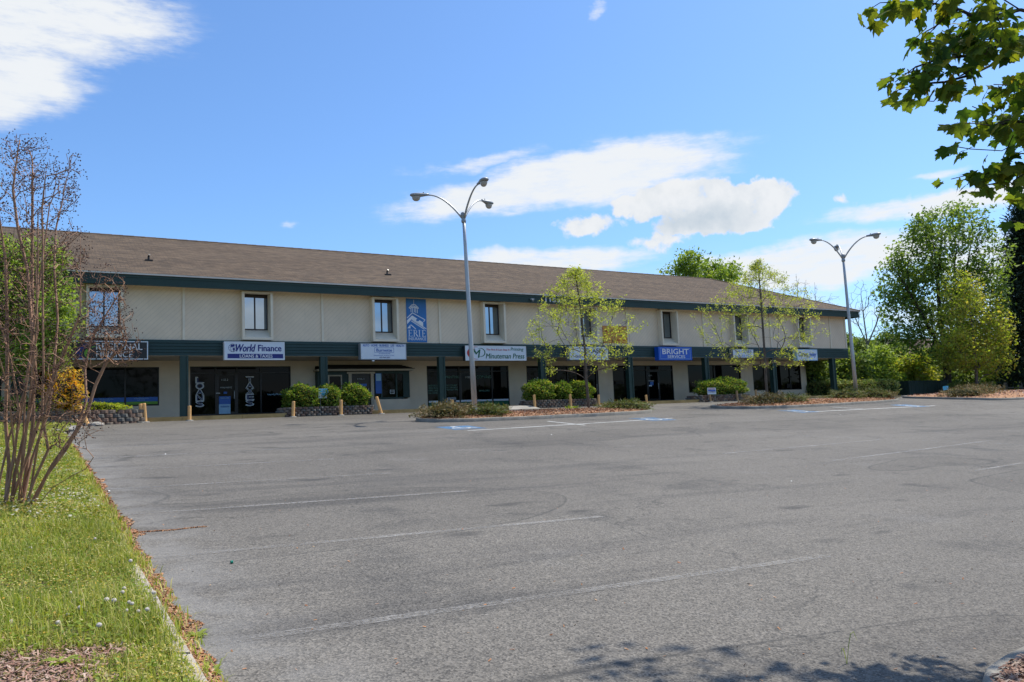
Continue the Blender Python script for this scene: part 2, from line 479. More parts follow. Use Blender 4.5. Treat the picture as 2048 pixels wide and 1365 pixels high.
M['glass_up'] = glass_mat('reflective_window_glass', (0.30, 0.36, 0.42), 0.5, 0.03, 1.0)
M['glass'] = glass_mat('dark_shop_glass', (0.003, 0.0026, 0.0022), 0.10)
M['blind'] = mat('pleated_blind', (0.02, 0.016, 0.012), 0.8, 0.1)
M['pane_cut'] = mat('door_panel', (0.012, 0.010, 0.009), 0.35, 0.1)
M['white'] = mat('white_sign_face', (0.62, 0.68, 0.74), 0.45, 0.04, 1.5, dirt=0.08)
M['white2'] = mat('white_letter', (0.72, 0.74, 0.76), 0.5, 0.03)
M['cream'] = mat('pale_letter', (0.50, 0.52, 0.50), 0.5, 0.03)
M['black'] = mat('black_sign_face', (0.010, 0.010, 0.012), 0.3, 0.05)
M['navy'] = mat('navy_print', (0.012, 0.020, 0.17), 0.4, 0.05)
M['navy2'] = mat('dark_navy_print', (0.010, 0.022, 0.10), 0.4, 0.05)
M['blue'] = mat('blue_print', (0.02, 0.115, 0.42), 0.4, 0.05)
M['bright'] = mat('bright_blue_face', (0.008, 0.09, 0.50), 0.35, 0.05)
M['erie'] = mat('blue_banner_cloth', (0.035, 0.17, 0.44), 0.6, 0.12, 1.0)
M['paleblue'] = mat('pale_blue_print', (0.30, 0.50, 0.66), 0.5, 0.06)
M['cyan'] = mat('light_blue_print', (0.05, 0.42, 0.65), 0.5, 0.06)
M['red'] = mat('red_print', (0.42, 0.022, 0.02), 0.45, 0.05)
M['pgreen'] = mat('green_print', (0.008, 0.11, 0.055), 0.45, 0.05)
M['lime'] = mat('lime_print', (0.14, 0.33, 0.03), 0.45, 0.05)
M['decal'] = mat('faded_green_decal', (0.09, 0.20, 0.155), 0.5, 0.25, 14.0)
M['orange'] = mat('orange_banner_cloth', (0.62, 0.30, 0.05), 0.6, 0.1, 2.0)
M['signgrey'] = mat('sign_cabinet_grey', (0.22, 0.24, 0.26), 0.4, 0.06)
M['signdark'] = mat('sign_cabinet_dark', (0.02, 0.03, 0.035), 0.45, 0.1)
M['steel'] = mat('galvanised_steel', (0.42, 0.43, 0.44), 0.42, 0.10, 6.0, 0.05, 60, 0.5, 0.55, stretch=(1, 1, 0.3))
M['lamphead'] = mat('grey_lamp_housing', (0.30, 0.31, 0.32), 0.45, 0.08, 4.0, 0, 0, 0.5, 0.3)
M['lens'] = mat('frosted_lamp_glass', (0.42, 0.38, 0.33), 0.25, 0.06, 5.0)
M['concrete'] = mat('grey_concrete', (0.30, 0.285, 0.255), 0.9, 0.18, 2.2, 0.5, 45, 0.25, dirt=0.45)
M['kerb'] = mat('weathered_kerb', (0.255, 0.235, 0.20), 0.92, 0.25, 2.6, 0.7, 35, 0.2, dirt=0.6)
M['kerb_left'] = mat('pinkish_kerb', (0.44, 0.385, 0.325), 0.92, 0.22, 5.0, 0.7, 60, 0.2, dirt=0.35)
M['walk'] = mat('concrete_walkway', (0.33, 0.31, 0.275), 0.9, 0.15, 1.2, 0.3, 40, 0.2, dirt=0.3)
M['edge'] = mat('yellowed_walk_edge', (0.40, 0.27, 0.11), 0.85, 0.3, 2.2, 0.4, 30, 0.2, dirt=0.6, stretch=(0.6, 1, 1))
M['post'] = mat('tan_timber_post', (0.78, 0.44, 0.18), 0.75, 0.18, 9.0, 0.3, 40, 0.2, stretch=(1, 1, 0.25))
M['oldpost'] = mat('weathered_timber_post', (0.36, 0.24, 0.13), 0.85, 0.2, 9.0, 0.3, 40, 0.2, stretch=(1, 1, 0.25))
M['block_a'] = mat('brown_wall_block', (0.155, 0.108, 0.085), 0.95, 0.3, 9.0, 0.8, 45, 0.15)
M['block_b'] = mat('grey_wall_block', (0.13, 0.125, 0.115), 0.95, 0.3, 9.0, 0.8, 45, 0.15)
M['block_c'] = mat('tan_wall_block', (0.21, 0.165, 0.13), 0.95, 0.3, 9.0, 0.8, 45, 0.15)
M['soil'] = mat('dark_soil', (0.07, 0.05, 0.035), 0.95, 0.3, 6.0, 0.8, 50, 0.1)
M['mulch'] = mat('orange_brown_mulch', (0.42, 0.235, 0.135), 0.95, 0.35, 14.0, 1.0, 60, 0.1, dirt=0.5)
M['bank'] = mat('grass_bank_soil', (0.17, 0.15, 0.06), 0.95, 0.45, 5.0, 1.0, 60, 0.1)
M['land'] = mat('far_land', (0.06, 0.085, 0.03), 0.95, 0.3, 0.3, 0.5, 3, 0.1)
M['bark'] = mat('grey_bark', (0.125, 0.10, 0.08), 0.9, 0.35, 14.0, 0.9, 60, 0.15, stretch=(1, 1, 0.2))
M['bark_dark'] = mat('dark_bark', (0.055, 0.045, 0.036), 0.9, 0.3, 10.0, 0.8, 40, 0.15, stretch=(1, 1, 0.2))
M['bark_pale'] = mat('pale_bare_branch', (0.30, 0.255, 0.205), 0.85, 0.3, 6.0, 0.5, 40, 0.15)
M['bark_myrtle'] = mat('cinnamon_myrtle_bark', (0.36, 0.21, 0.135), 0.75, 0.4, 13.0, 0.4, 60, 0.25, stretch=(1, 1, 0.18))
M['pod'] = mat('dark_seed_pod', (0.055, 0.022, 0.016), 0.7, 0.3, 9.0)
M['litter'] = leaf_mat('dry_litter', [(0.48, 0.20, 0.09), (0.60, 0.31, 0.16), (0.32, 0.12, 0.06), (0.66, 0.46, 0.30), (0.44, 0.20, 0.12)], 0.0, 0.85)
M['chips'] = leaf_mat('mulch_chips', [(0.52, 0.27, 0.15), (0.42, 0.21, 0.12), (0.62, 0.39, 0.24), (0.28, 0.15, 0.095), (0.58, 0.37, 0.25)], 0.0, 0.9)
M['chips_grey'] = leaf_mat('pinkish_mulch_chips', [(0.46, 0.25, 0.18), (0.34, 0.18, 0.13), (0.58, 0.38, 0.30), (0.24, 0.13, 0.10), (0.62, 0.46, 0.37)], 0.0, 0.9)
M['white_line'] = paint_mat('white_road_paint', (0.55, 0.55, 0.53), 0.50, 0.78)
M['faded_line'] = paint_mat('faded_road_paint', (0.30, 0.28, 0.252), 0.58, 1.02)
M['worn_line'] = paint_mat('worn_road_paint', (0.32, 0.305, 0.285), 0.60, 1.02)
M['blue_line'] = paint_mat('blue_road_paint', (0.07, 0.22, 0.42), 0.56, 0.95)
M['tar'] = mat('dark_tar', (0.05, 0.05, 0.052), 0.6, 0.2)
M['enclosure'] = mat('dark_green_enclosure_board', (0.012, 0.030, 0.024), 0.6, 0.25, 3.0, 0.3, 30, 0.3, stretch=(4, 4, 0.3))
M['brownroof'] = mat('far_brown_roof', (0.135, 0.095, 0.075), 0.9, 0.15, 1.0, 0.4, 8, 0.2)
M['housewall'] = mat('far_tan_wall', (0.23, 0.17, 0.125), 0.85, 0.1, 1.0)
M['housewin'] = glass_mat('far_window_glass', (0.18, 0.26, 0.36), 0.5, 0.08, 0.6)
M['stone'] = mat('pale_rock', (0.34, 0.31, 0.27), 0.9, 0.25, 5.0, 0.8, 20, 0.2)
M['capgreen'] = mat('green_plastic', (0.0, 0.20, 0.13), 0.35, 0.05)

# ------------------------------------------------------------------ helpers: lettering
def text_mesh(s, bold=0.0, shear=0.0, spacing=1.0, extrude=0.004):
    c = bpy.data.curves.new('t', 'FONT')
    c.body = s; c.offset = 0.0; c.shear = shear; c.space_character = spacing
    c.resolution_u = 3; c.extrude = extrude
    o = bpy.data.objects.new('t', c)
    COL.objects.link(o)
    dg = bpy.context.evaluated_depsgraph_get()
    dg.update()
    me = bpy.data.meshes.new_from_object(o.evaluated_get(dg))
    bpy.data.objects.remove(o, do_unlink=True)
    bpy.data.curves.remove(c)
    return me
TEXTS = []
def letters(s, x0, x1, z0, z1, y, m, parent, name='lettering', bold=0.0, shear=0.0, spacing=1.0, keep_width=False):
    """lettering on the facade side (faces -Y), fitted into the box x0..x1, z0..z1"""
    me = text_mesh(s, bold, shear, spacing)
    n = len(me.vertices)
    co = np.empty(n * 3, np.float32); me.vertices.foreach_get('co', co); co = co.reshape(-1, 3)
    a, b = co.min(0), co.max(0)
    sx = (x1 - x0) / (b[0] - a[0]); sz = (z1 - z0) / (b[1] - a[1])
    if keep_width: sx = min(sx, sz)
    X = x0 + (co[:, 0] - a[0]) * sx
    if keep_width: X += ((x1 - x0) - (b[0] - a[0]) * sx) / 2
    Z = z0 + (co[:, 1] - a[1]) * sz
    Y = y - co[:, 2] * 0.8
    W = np.stack([X, Y, Z], 1) - _org(parent)
    if bold > 0.005:      # heavier strokes: the same glyphs set a hair apart, each a little prouder
        h = (z1 - z0); d = min(bold, .12) * .55 * h
        polys = [tuple(p.vertices) for p in me.polygons]
        V2, F2 = [], []
        for k, (a, b2) in enumerate(((-1, 0), (1, 0), (0, .6), (0, -.6), (0, 0))):
            sh = np.array([a * d, -.0009 * k, b2 * d]); V2.append(W + sh); F2 += [tuple(i + k * n for i in p) for p in polys]
        bpy.data.meshes.remove(me)
        me = bpy.data.meshes.new(name); me.from_pydata(np.concatenate(V2).tolist(), [], F2); me.update()
    else:
        me.vertices.foreach_set('co', W.astype(np.float32).ravel())
        me.update()
    me.materials.append(M[m]); me.name = name
    o = link_mesh(name, me, parent)
    return o

# ================================================================== THE SETTING: land, lot, bank
def Hc(X, Y):
    return H(X, np.clip(Y, -20, 36))

def grid_mesh(name, xs, ys, m, zf, keep=None, smooth=False):
    XX, YY = np.meshgrid(xs, ys, indexing='ij')
    V = np.stack([XX, YY, zf(XX, YY)], -1).reshape(-1, 3)
    nx, ny = len(xs), len(ys)
    i, j = np.meshgrid(np.arange(nx - 1), np.arange(ny - 1), indexing='ij')
    a = (i * ny + j).ravel()
    Fq = np.stack([a, a + ny, a + ny + 1, a + 1], 1)
    if keep is not None:
        cx = V[Fq].mean(1)
        Fq = Fq[keep(cx[:, 0], cx[:, 1])]
    return np_mesh(name, V, Fq, m, smooth=smooth)

far = [-2500, -1200, -500, -200, -100, -60]
xs = np.array(far + list(range(-40, 101, 4)) + [120, 160, 240, 500, 1200, 2500], float)
ys = np.array(far + list(range(-40, 24, 4)) + [26, 30, 36, 40, 60, 90, 130, 200, 500, 1200, 2500], float)
land = grid_mesh('ground', xs, ys, M['land'], lambda X, Y: Hc(X, Y) - 0.10)
tag(land, kind='structure')
xs = np.array([0.5] + list(range(1, 81)), float)
ys = np.array(list(range(-20, 36)) + [35.42], float)
lot = grid_mesh('parking_lot', xs, ys, M['asphalt'], Hc)
tag(lot, kind='structure')

# left edge of the lot: straight kerb, then curving towards the building
EDGE = np.array([(-20, 0.70), (26, 0.78), (28.8, 0.95), (30.8, 1.2), (33.2, 1.5), (34.4, 1.75), (35.5, 3.7)])
def edge_x(Y): return np.interp(Y, EDGE[:, 0], EDGE[:, 1])
def vnoise(X, Y, s, seed=0):
    X = np.asarray(X, float) * s + seed * 13.7; Y = np.asarray(Y, float) * s + seed * 7.1
    return (np.sin(X * 1.3 + 1.7 * np.sin(Y * 0.9)) + np.sin(Y * 1.7 + 1.3 * np.sin(X * 1.1 + 2)) + np.sin((X + Y) * 2.3 + 1.1 * np.sin(X * 2.9))) / 3
def bank_z(X, Y):
    e = np.clip((edge_x(Y) - X) / 1.2, 0, 1)
    return Hc(X, Y) + 0.075 + 0.10 * e + 0.04 * vnoise(X, Y, 1.2) * e + 0.03 * np.clip(-X, 0, 12)
ys = np.concatenate([np.arange(-20, 2, 2.0), np.arange(2, 34.5, 0.4), [35.0, 35.4]])
us = np.concatenate([np.linspace(0, 4, 18), [5, 7, 10, 14, 20, 30, 45]])
V = np.array([[(edge_x(Y) - u, Y, bank_z(edge_x(Y) - u, Y)) for Y in ys] for u in us]).reshape(-1, 3)
ny = len(ys); i, j = np.meshgrid(np.arange(len(us) - 1), np.arange(ny - 1), indexing='ij'); a = (i * ny + j).ravel()
bank = np_mesh('grass_bank', V, np.stack([a, a + 1, a + ny + 1, a + ny], 1), M['bank'], smooth=True)
tag(bank, kind='structure')

def strip(name, P, Q, w, m, lift=0.004):
    P = np.array(P, float)[:2]; Q = np.array(Q, float)[:2]
    L = np.linalg.norm(Q - P); d = (Q - P) / L; nrm = np.array([-d[1], d[0]])
    n = max(2, int(L / 0.4)) + 1
    V = []
    for k in range(n):
        c = P + d * L * k / (n - 1)
        for s in (-0.5, 0.5):
            x, y = c + nrm * w * s
            V.append((x, y, float(Hc(x, y)) + lift))
    Fq = np.array([(2 * k, 2 * k + 1, 2 * k + 3, 2 * k + 2) for k in range(n - 1)])
    Fq = Fq[:, ::-1] if np.cross(np.append(d, 0), np.append(nrm, 0))[2] > 0 else Fq
    o = np_mesh(name, V, Fq[:, ::-1], m)
    return tag(o, kind='structure')

# stall lines painted on the lot (road markings)
for (x0, x1, y) in ((0.98, 6.75, 5.37), (1.0, 6.15, 8.2), (1.02, 5.75, 11.0), (0.98, 5.6, 13.7)):
    strip('painted_line', (x0, y), (x1, y - 0.05), 0.11, M['faded_line'])
for (x0, x1, y) in ((1.0, 5.55, 16.5), (1.0, 5.5, 19.4), (1.3, 5.4, 22.4), (1.38, 5.1, 29.0)):
    strip('painted_line', (x0, y), (x1, y + 0.1), 0.12, M['worn_line'])
for P, Q, m in [((1950, 942), (2140, 911), 'faded_line'), ((1665, 922), (1985, 881), 'worn_line'), ((1445, 908), (1760, 880), 'worn_line'),
                ((1490, 868), (2048, 890), 'worn_line'), ((935, 862), (1345, 837), 'white_line'), ((1095, 843), (1170, 851), 'white_line'),
                ((1625, 824), (1870, 812), 'white_line'), ((1665, 815), (1725, 818), 'white_line')]:
    strip('painted_line', ground_at(*P), ground_at(*Q), 0.10 if m != 'white_line' else 0.12, M[m])
# accessible-bay squares with the wheelchair sign
for (px, py) in ((922, 856), (1305, 839), (1597, 823), (1820, 812)):
    c = ground_at(px, py)
    z = lambda x, y, l: float(Hc(x, y)) + l
    hx, hy = 0.62, 0.72
    mb = MB()
    mb.add([(c[0] + a, c[1] + b, z(c[0] + a, c[1] + b, 0.004)) for a, b in ((-hx, -hy), (hx, -hy), (hx, hy), (-hx, hy))], [(0, 1, 2, 3)])
    o = tag(mb.build('painted_square', M['blue_line']), kind='structure')
    mb = MB()   # symbol: wheel ring, seat, back, head
    def fl(poly):
        mb.add([(c[0] + a, c[1] + b, z(c[0] + a, c[1] + b, 0.008)) for a, b in poly], [tuple(range(len(poly)))])
    for k in range(14):
        a0, a1 = radians(120 + k * 20), radians(120 + (k + 1) * 20)
        fl([(-0.08 + r * cos(a), -0.18 + r * sin(a)) for r, a in ((0.24, a0), (0.32, a0), (0.32, a1), (0.24, a1))])
    fl([(-0.1, 0.42), (0.0, 0.42), (0.0, -0.1), (-0.1, -0.1)]); fl([(0.0, 0.0), (0.26, 0.0), (0.26, -0.08), (0.0, -0.08)])
    fl([(0.26, 0.0), (0.34, 0.0), (0.42, -0.42), (0.34, -0.42)])
    fl([(-0.05 + 0.09 * cos(t), 0.52 + 0.09 * sin(t)) for t in np.linspace(0, 2 * pi, 12)[:-1]])
    tag(mb.build('painted_symbol', M['white_line']), kind='structure')

# kerb at the left
mb = MB()
y = -4.0
while y < 24:
    x0, x1 = 0.70, 0.81
    for (a, b) in ((y, y + 2.96),):
        z0, z1 = float(Hc(0.8, a)), float(Hc(0.8, b))
        vs = [(x0, a, z0 - .1), (x1, a, z0 - .1), (x1 - .008, a, z0 + .085), (x0, a, z0 + .10), (x0, b, z1 - .1), (x1, b, z1 - .1), (x1 - .008, b, z1 + .085), (x0, b, z1 + .10)]
        mb.add(vs, [(0, 1, 2, 3), (7, 6, 5, 4), (0, 3, 7, 4), (1, 5, 6, 2), (3, 2, 6, 7)])
    y += 3.0
tag(mb.build('kerb', M['kerb_left']), kind='structure')

# ---- islands
def ring_offset(P, d):
    P = np.asarray(P, float); n = len(P); out = []
    for k in range(n):
        a, b, c = P[k - 1], P[k], P[(k + 1) % n]
        t1 = (b - a) / np.linalg.norm(b - a); t2 = (c - b) / np.linalg.norm(c - b)
        m1 = np.array([-t1[1], t1[0]]) + np.array([-t2[1], t2[0]])
        out.append(b + m1 / np.linalg.norm(m1) * d)
    return np.array(out)
def smooth_poly(P, it=2):
    P = np.asarray(P, float)
    for _ in range(it):
        Q = []
        for k in range(len(P)):
            a, b = P[k], P[(k + 1) % len(P)]
            Q += [a * .75 + b * .25, a * .25 + b * .75]
        P = np.array(Q)
    return P
ISL = {}
def island(P, mound=0.12, h=0.13, it=2):
    P = smooth_poly(P, it); n = len(P)           # counter-clockwise
    I = ring_offset(P, 0.15)
    zf = lambda p, l: float(Hc(p[0], p[1])) + l
    V, Fc = [], []
    for k in range(n):
        wob = 0.006 * sin(k * 2.3)
        V += [(P[k][0], P[k][1], zf(P[k], -0.05)), (*(P[k] * .97 + I[k] * .03), zf(P[k], h - .02 + wob)), (*(P[k] * .85 + I[k] * .15), zf(P[k], h + wob)), (I[k][0], I[k][1], zf(I[k], h + wob)), (I[k][0], I[k][1], zf(I[k], h - 0.06))]
    for k in range(n):
        a, b = 5 * k, 5 * ((k + 1) % n)
        for s in range(4): Fc.append((a + s, b + s, b + s + 1, a + s + 1))
    o = np_mesh('kerb', V, np.array(Fc), M['kerb'])
    tag(o, kind='structure')
    c = I.mean(0); V, Fc = [], []
    S = [1.0, 0.85, 0.65, 0.45, 0.25, 0.05]
    zt = lambda p, s: zf(p, h - 0.03 + mound * (1 - s ** 3))
    for s in S:
        for k in range(n):
            p = c + (I[k] - c) * s
            V.append((p[0], p[1], zt(p, s) + 0.015 * sin(k * 1.7 + s * 9)))
    for r in range(len(S) - 1):
        for k in range(n):
            a, b = r * n + k, r * n + (k + 1) % n
            Fc.append((a, b, b + n, a + n))
    o = np_mesh('mulch_bed', V, np.array(Fc), M['mulch'], smooth=True)
    tag(o, kind='structure')
    return dict(I=I, c=c, z=zt)
def island_points(isl, n, g):
    I, c = isl['I'], isl['c']; m = len(I)
    seg = np.linalg.norm(np.cross(np.roll(I, -1, 0) - c, I - c)[:, None], axis=1)
    k = g.choice(m, n, p=seg / seg.sum())
    t = g.random(n); s = np.sqrt(g.random(n)) * 0.99
    e = I[k] * (1 - t)[:, None] + I[(k + 1) % m] * t[:, None]
    P = c + (e - c) * s[:, None]
    return P, s
isl1 = island([(12.3, 27.6), (12.8, 26.4), (15, 25.9), (20, 26.1), (23.2, 26.6), (23.9, 28.0), (23.2, 29.3), (18, 29.5), (13.2, 29.2)])
isl2 = island([(28.1, 27.8), (29.2, 26.2), (33, 25.9), (40, 27.0), (43.2, 28.1), (43.6, 29.3), (42.6, 30.2), (35, 30.0), (29, 29.4)])
isl3 = island([(46.9, 28.0), (46.8, 25.4), (50.5, 25.0), (60, 25.2), (76, 25.4), (76, 32.4), (60, 32.2), (51, 31.9), (47.6, 31.5)], 0.2)
isl4 = island([(3.95, 2.2), (4.5, 1.3), (6, 0.3), (8.5, -0.6), (13, -1.5), (16, 0), (15.5, 3.4), (11.5, 4.2), (8.6, 3.3), (6.4, 2.80), (4.5, 2.68)], 0.18, 0.12)

def flakes(P, size, g, tilt=0.5, asp=(0.15, 0.5)):
    """random small flat chips on points P (n,3): quads"""
    n = len(P)
    L = size * (0.5 + g.random(n)); W = L * g.uniform(asp[0], asp[1], n)
    a = g.uniform(0, 2 * pi, n)
    t = g.normal(0, tilt, n)
    d = np.stack([np.cos(a) * np.cos(t), np.sin(a) * np.cos(t), np.sin(t)], 1)
    s = np.stack([-np.sin(a), np.cos(a), g.normal(0, tilt, n)], 1); s /= np.linalg.norm(s, axis=1)[:, None]
    V = np.stack([P - d * L[:, None] / 2 - s * W[:, None] / 2, P + d * L[:, None] / 2 - s * W[:, None] / 2 * .7,
                  P + d * L[:, None] / 2 + s * W[:, None] / 2 * .7, P - d * L[:, None] / 2 + s * W[:, None] / 2], 1)
    return V.reshape(-1, 3)
def quads(n): return np.arange(n * 4).reshape(-1, 4)
for isl, n, sz, m in ((isl1, 9000, 0.085, 'chips'), (isl2, 11000, 0.085, 'chips'), (isl3, 5000, 0.12, 'chips_grey'), (isl4, 22000, 0.05, 'chips_grey')):
    P, s = island_points(isl, n, rng)
    z = np.array([isl['z'](p, t) for p, t in zip(P, s)]) + rng.random(n) * 0.05
    V = flakes(np.column_stack([P, z]), sz, rng)
    tag(np_mesh('mulch_chips', V, quads(n), M[m]), kind='stuff')

# mulch spilt over the near kerb at the lower right
I = isl4['I']; n = 9000; k = rng.integers(0, len(I), n); tt = rng.random(n)
e = I[k] * (1 - tt)[:, None] + I[(k + 1) % len(I)] * tt[:, None]; cc = e - isl4['c']; cc /= np.linalg.norm(cc, axis=1)[:, None]
off = np.abs(rng.normal(0, .09, n)) - .03
P = e + cc * off[:, None]
z = Hc(P[:, 0], P[:, 1]) + np.where(off < .16, .125, .01) + .02 * rng.random(n)
tag(np_mesh('spilt_mulch', flakes(np.column_stack([P, z]), .045, rng, .3, (.1, .4)), quads(n), M['chips_grey']), kind='stuff')

# ================================================================== THE BUILDING
XC = [5.65 + 6.12 * k for k in range(-4, 8)]
XL, XR = -21.0, 50.2
ZF = 2.27
bld = thing('commercial_building', 'long two storey beige office building with brown shingle roof and dark green trim', 'building', (14.6, 43.3, ZF))
WIN = [c + 3.06 for c in XC[:-1]] + [XC[-1] - 3.06 + 0]
WIN = sorted(set(round(w, 3) for w in WIN))

mb = MB()
zb, zt = 5.58, 7.95
prev = XL
for c in WIN:
    mb.box(prev, c - .62, 36.6, 36.85, zb, zt)
    mb.box(c - .62, c + .62, 36.6, 36.85, zb, 5.66)
    mb.box(c - .62, c + .62, 36.6, 36.85, 7.74, zt)
    prev = c + .62
mb.box(prev, XR, 36.6, 36.85, zb, zt)
mb.box(XR - .25, XR, 36.85, 50.0, zb, zt)
mb.box(XL, XR - .25, 49.8, 50.0, zb, zt)
mb.box(XL, XL + .25, 36.85, 49.8, zb, zt)
mb.build('upper_wall', M['siding'], bld)
for k, c in enumerate(XC):
    MB().box(c - .055, c + .055, 36.545, 36.598, 5.585, 7.94).build('trim_board', M['trim'], bld)
MB().box(XR - .1, XR + .03, 36.55, 36.597, 5.585, 7.94).build('trim_board', M['trim'], bld)

# green lap-sided band between the floors
mb = MB()
nb = 5; hb = (5.575 - 4.90) / nb
for (xa, xb) in ((XL, XR + .02),):
    for k in range(nb):
        z0 = 4.90 + k * hb
        vs = [(xa, 36.50, z0), (xb, 36.50, z0), (xb, 36.53, z0 + hb - .002), (xa, 36.53, z0 + hb - .002), (xa, 36.598, z0), (xb, 36.598, z0), (xb, 36.598, z0 + hb - .002), (xa, 36.598, z0 + hb - .002)]
        mb.add(vs, [(0, 1, 2, 3), (1, 5, 6, 2), (4, 7, 6, 5), (0, 3, 7, 4), (0, 4, 5, 1), (3, 2, 6, 7)])
for k in range(nb):
    z0 = 4.90 + k * hb
    mb.add([(XR + .02, 36.6, z0), (XR + .05, 36.6, z0), (XR + .05, 50, z0), (XR + .02, 50, z0), (XR, 36.6, z0 + hb), (XR + .025, 36.6, z0 + hb), (XR + .025, 50, z0 + hb), (XR, 50, z0 + hb)],
           [(0, 3, 2, 1), (4, 5, 6, 7), (0, 1, 5, 4), (1, 2, 6, 5), (2, 3, 7, 6)])
mb.build('band', M['green'], bld)
MB().box(XL, XR, 36.6, 50, 4.93, 5.57).build('floor_beam', M['soffit'], bld)
MB().box(XL, XR - .01, 36.52, 49.9, 4.885, 4.897).build('soffit', M['soffit'], bld)

# columns
for c in XC:
    mb = MB().box(c - .14, c + .14, 36.5, 36.80, ZF, 4.884)
    mb.box(c - .17, c - .10, 36.465, 36.498, ZF, 4.882).box(c + .10, c + .17, 36.465, 36.498, ZF, 4.882)
    mb.build('column', M['green2'], bld)
for yy in (39.2, 42.9, 46.6):
    MB().box(49.45, 49.75, yy - .15, yy + .15, ZF, 4.884).build('column', M['green2'], bld)

# eave: fascia, soffit, drip edge, roof
mb = MB().box(XL - .6, 51.0, 35.95, 36.0, 7.77, 8.235)
mb.box(50.95, 51.0, 36.0, 50.7, 7.77, 8.235)
mb.build('fascia', M['green'], bld)
MB().box(XL - .6, 51.0, 35.925, 35.948, 8.09, 8.195).build('fascia_cap', M['green2'], bld)
mb = MB().box(XL - .6, 50.94, 36.005, 36.598, 7.95, 7.965).box(XR + .01, 50.94, 36.6, 50.7, 7.95, 7.965)
mb.build('eave_soffit', M['trim'], bld)
mb = MB().box(XL - .6, 51.09, 35.865, 35.95, 8.20, 8.262)
mb.box(51.01, 51.09, 35.95, 50.76, 8.20, 8.262)
mb.build('drip_edge', M['drip'], bld)
xr, yr, zr = 43.8, 43.3, 11.5
e0, e1, ye, yb, ze = XL - .65, 51.08, 35.88, 50.78, 8.275
vs = [(e0, ye, ze), (e1, ye, ze), (xr, yr, zr), (e0, yr, zr), (e1, yb, ze), (e0, yb, ze)]
vs += [(x, y, z - .09) for x, y, z in vs]
MB().add(vs, [(0, 1, 2, 3), (1, 4, 2), (4, 5, 3, 2), (6, 9, 8, 7), (7, 8, 10), (10, 8, 9, 11), (0, 6, 7, 1), (1, 7, 10, 4), (0, 3, 9, 6), (3, 5, 11, 9)]).build('roof', M['roof'], bld)
# ridge caps, individually visible as a darker lip
mb = MB()
for k in range(130):
    x = e0 + k * 0.5
    if x > xr - .3: break
    mb.add([(x, yr - .16, zr - .055), (x + .52, yr - .16, zr - .045), (x + .52, yr, zr + .03), (x, yr, zr + .02), (x + .52, yr + .16, zr - .045), (x, yr + .16, zr - .055)], [(0, 1, 2, 3), (3, 2, 4, 5)])
d = np.array([e1 - xr, ye - yr, ze - zr]); n = 20
for k in range(n):
    p, q2 = np.array([xr, yr, zr]) + d * k / n, np.array([xr, yr, zr]) + d * (k + 1.05) / n
    s = np.array([.12, .12, 0])
    mb.add([p - s + (0, 0, -.02), q2 - s + (0, 0, -.02), q2 + (0, 0, .035), p + (0, 0, .03), q2 + s + (0, 0, -.02), p + s + (0, 0, -.02)], [(0, 1, 2, 3), (3, 2, 4, 5)])
mb.build('ridge_cap', M['roof'], bld)
# roof vents
for (px, py) in ((297, 519), (774, 545)):
    P = at_y(px, py, 38.0)
    zz = 8.275 + (38.0 - ye) * (zr - ze) / (yr - ye)
    x = at_y(px, py, 38.0)[0]
    y_ = ye + (P[2] - ze) / (zr - ze) * (yr - ye)
    base = at_y(px, py + 3, 38.3)
    mb = MB().box(base[0] - .16, base[0] + .16, 38.1, 38.45, 9.22, 9.32)
    mb.tube([(base[0], 38.28, 9.2), (base[0], 38.28, 9.47), (base[0] + .02, 38.18, 9.55)], [.045, .045, .05], 8)
    mb.build('roof_vent', M['bronze'], bld)
# small fixture below the fascia and little lamps over the band
c = at_y(1063, 597, 35.93)
MB().box(c[0] - .1, c[0] + .1, 35.80, 35.925, 7.92, 8.0).tube([(c[0], 35.85, 7.93), (c[0] - .05, 35.7, 7.86)], .05, 8).build('eave_camera', M['signgrey'], bld)

# upper windows: projecting box surround, sloping sill, brown sliding window
for c in WIN:
    w = MB()
    f0, f1 = 36.24, 36.598
    w.box(c - .68, c - .57, f0, f1, 5.60, 7.77).box(c + .57, c + .68, f0, f1, 5.60, 7.77)
    w.box(c - .57, c + .57, f0, f1, 5.60, 5.70).box(c - .57, c + .57, f0, f1, 7.70, 7.77)
    w.box(c - .615, c - .57, f1, 36.86, 5.70, 7.70).box(c + .57, c + .615, f1, 36.86, 5.70, 7.70)
    wo = w.build('window', M['trim'], bld)
    MB().add([(c - .57, f0 + .02, 5.701), (c + .57, f0 + .02, 5.701), (c + .57, 36.86, 6.12), (c - .57, 36.86, 6.12), (c - .57, 36.86, 5.701), (c + .57, 36.86, 5.701)],
             [(0, 1, 2, 3), (0, 4, 5, 1), (4, 3, 2, 5)]).build('sill', M['paleblue'] if False else M['trim'], wo)
    fr = MB()
    y0, y1 = 36.80, 36.86
    fr.box(c - .57, c - .53, y0, y1, 6.10, 7.70).box(c + .53, c + .57, y0, y1, 6.10, 7.70)
    fr.box(c - .53, c + .53, y0, y1, 6.10, 6.15).box(c - .53, c + .53, y0, y1, 7.58, 7.70)
    fr.box(c - .03, c + .03, y0, y1, 6.15, 7.58)
    fr.build('frame', M['brownframe'], wo)
    for s in (-1, 1):
        MB().box(min(c + s * .03, c + s * .53), max(c + s * .03, c + s * .53), 36.835 + .008 * s, 36.85 + .008 * s, 6.15, 7.58).build('pane', M['glass_up'], wo)

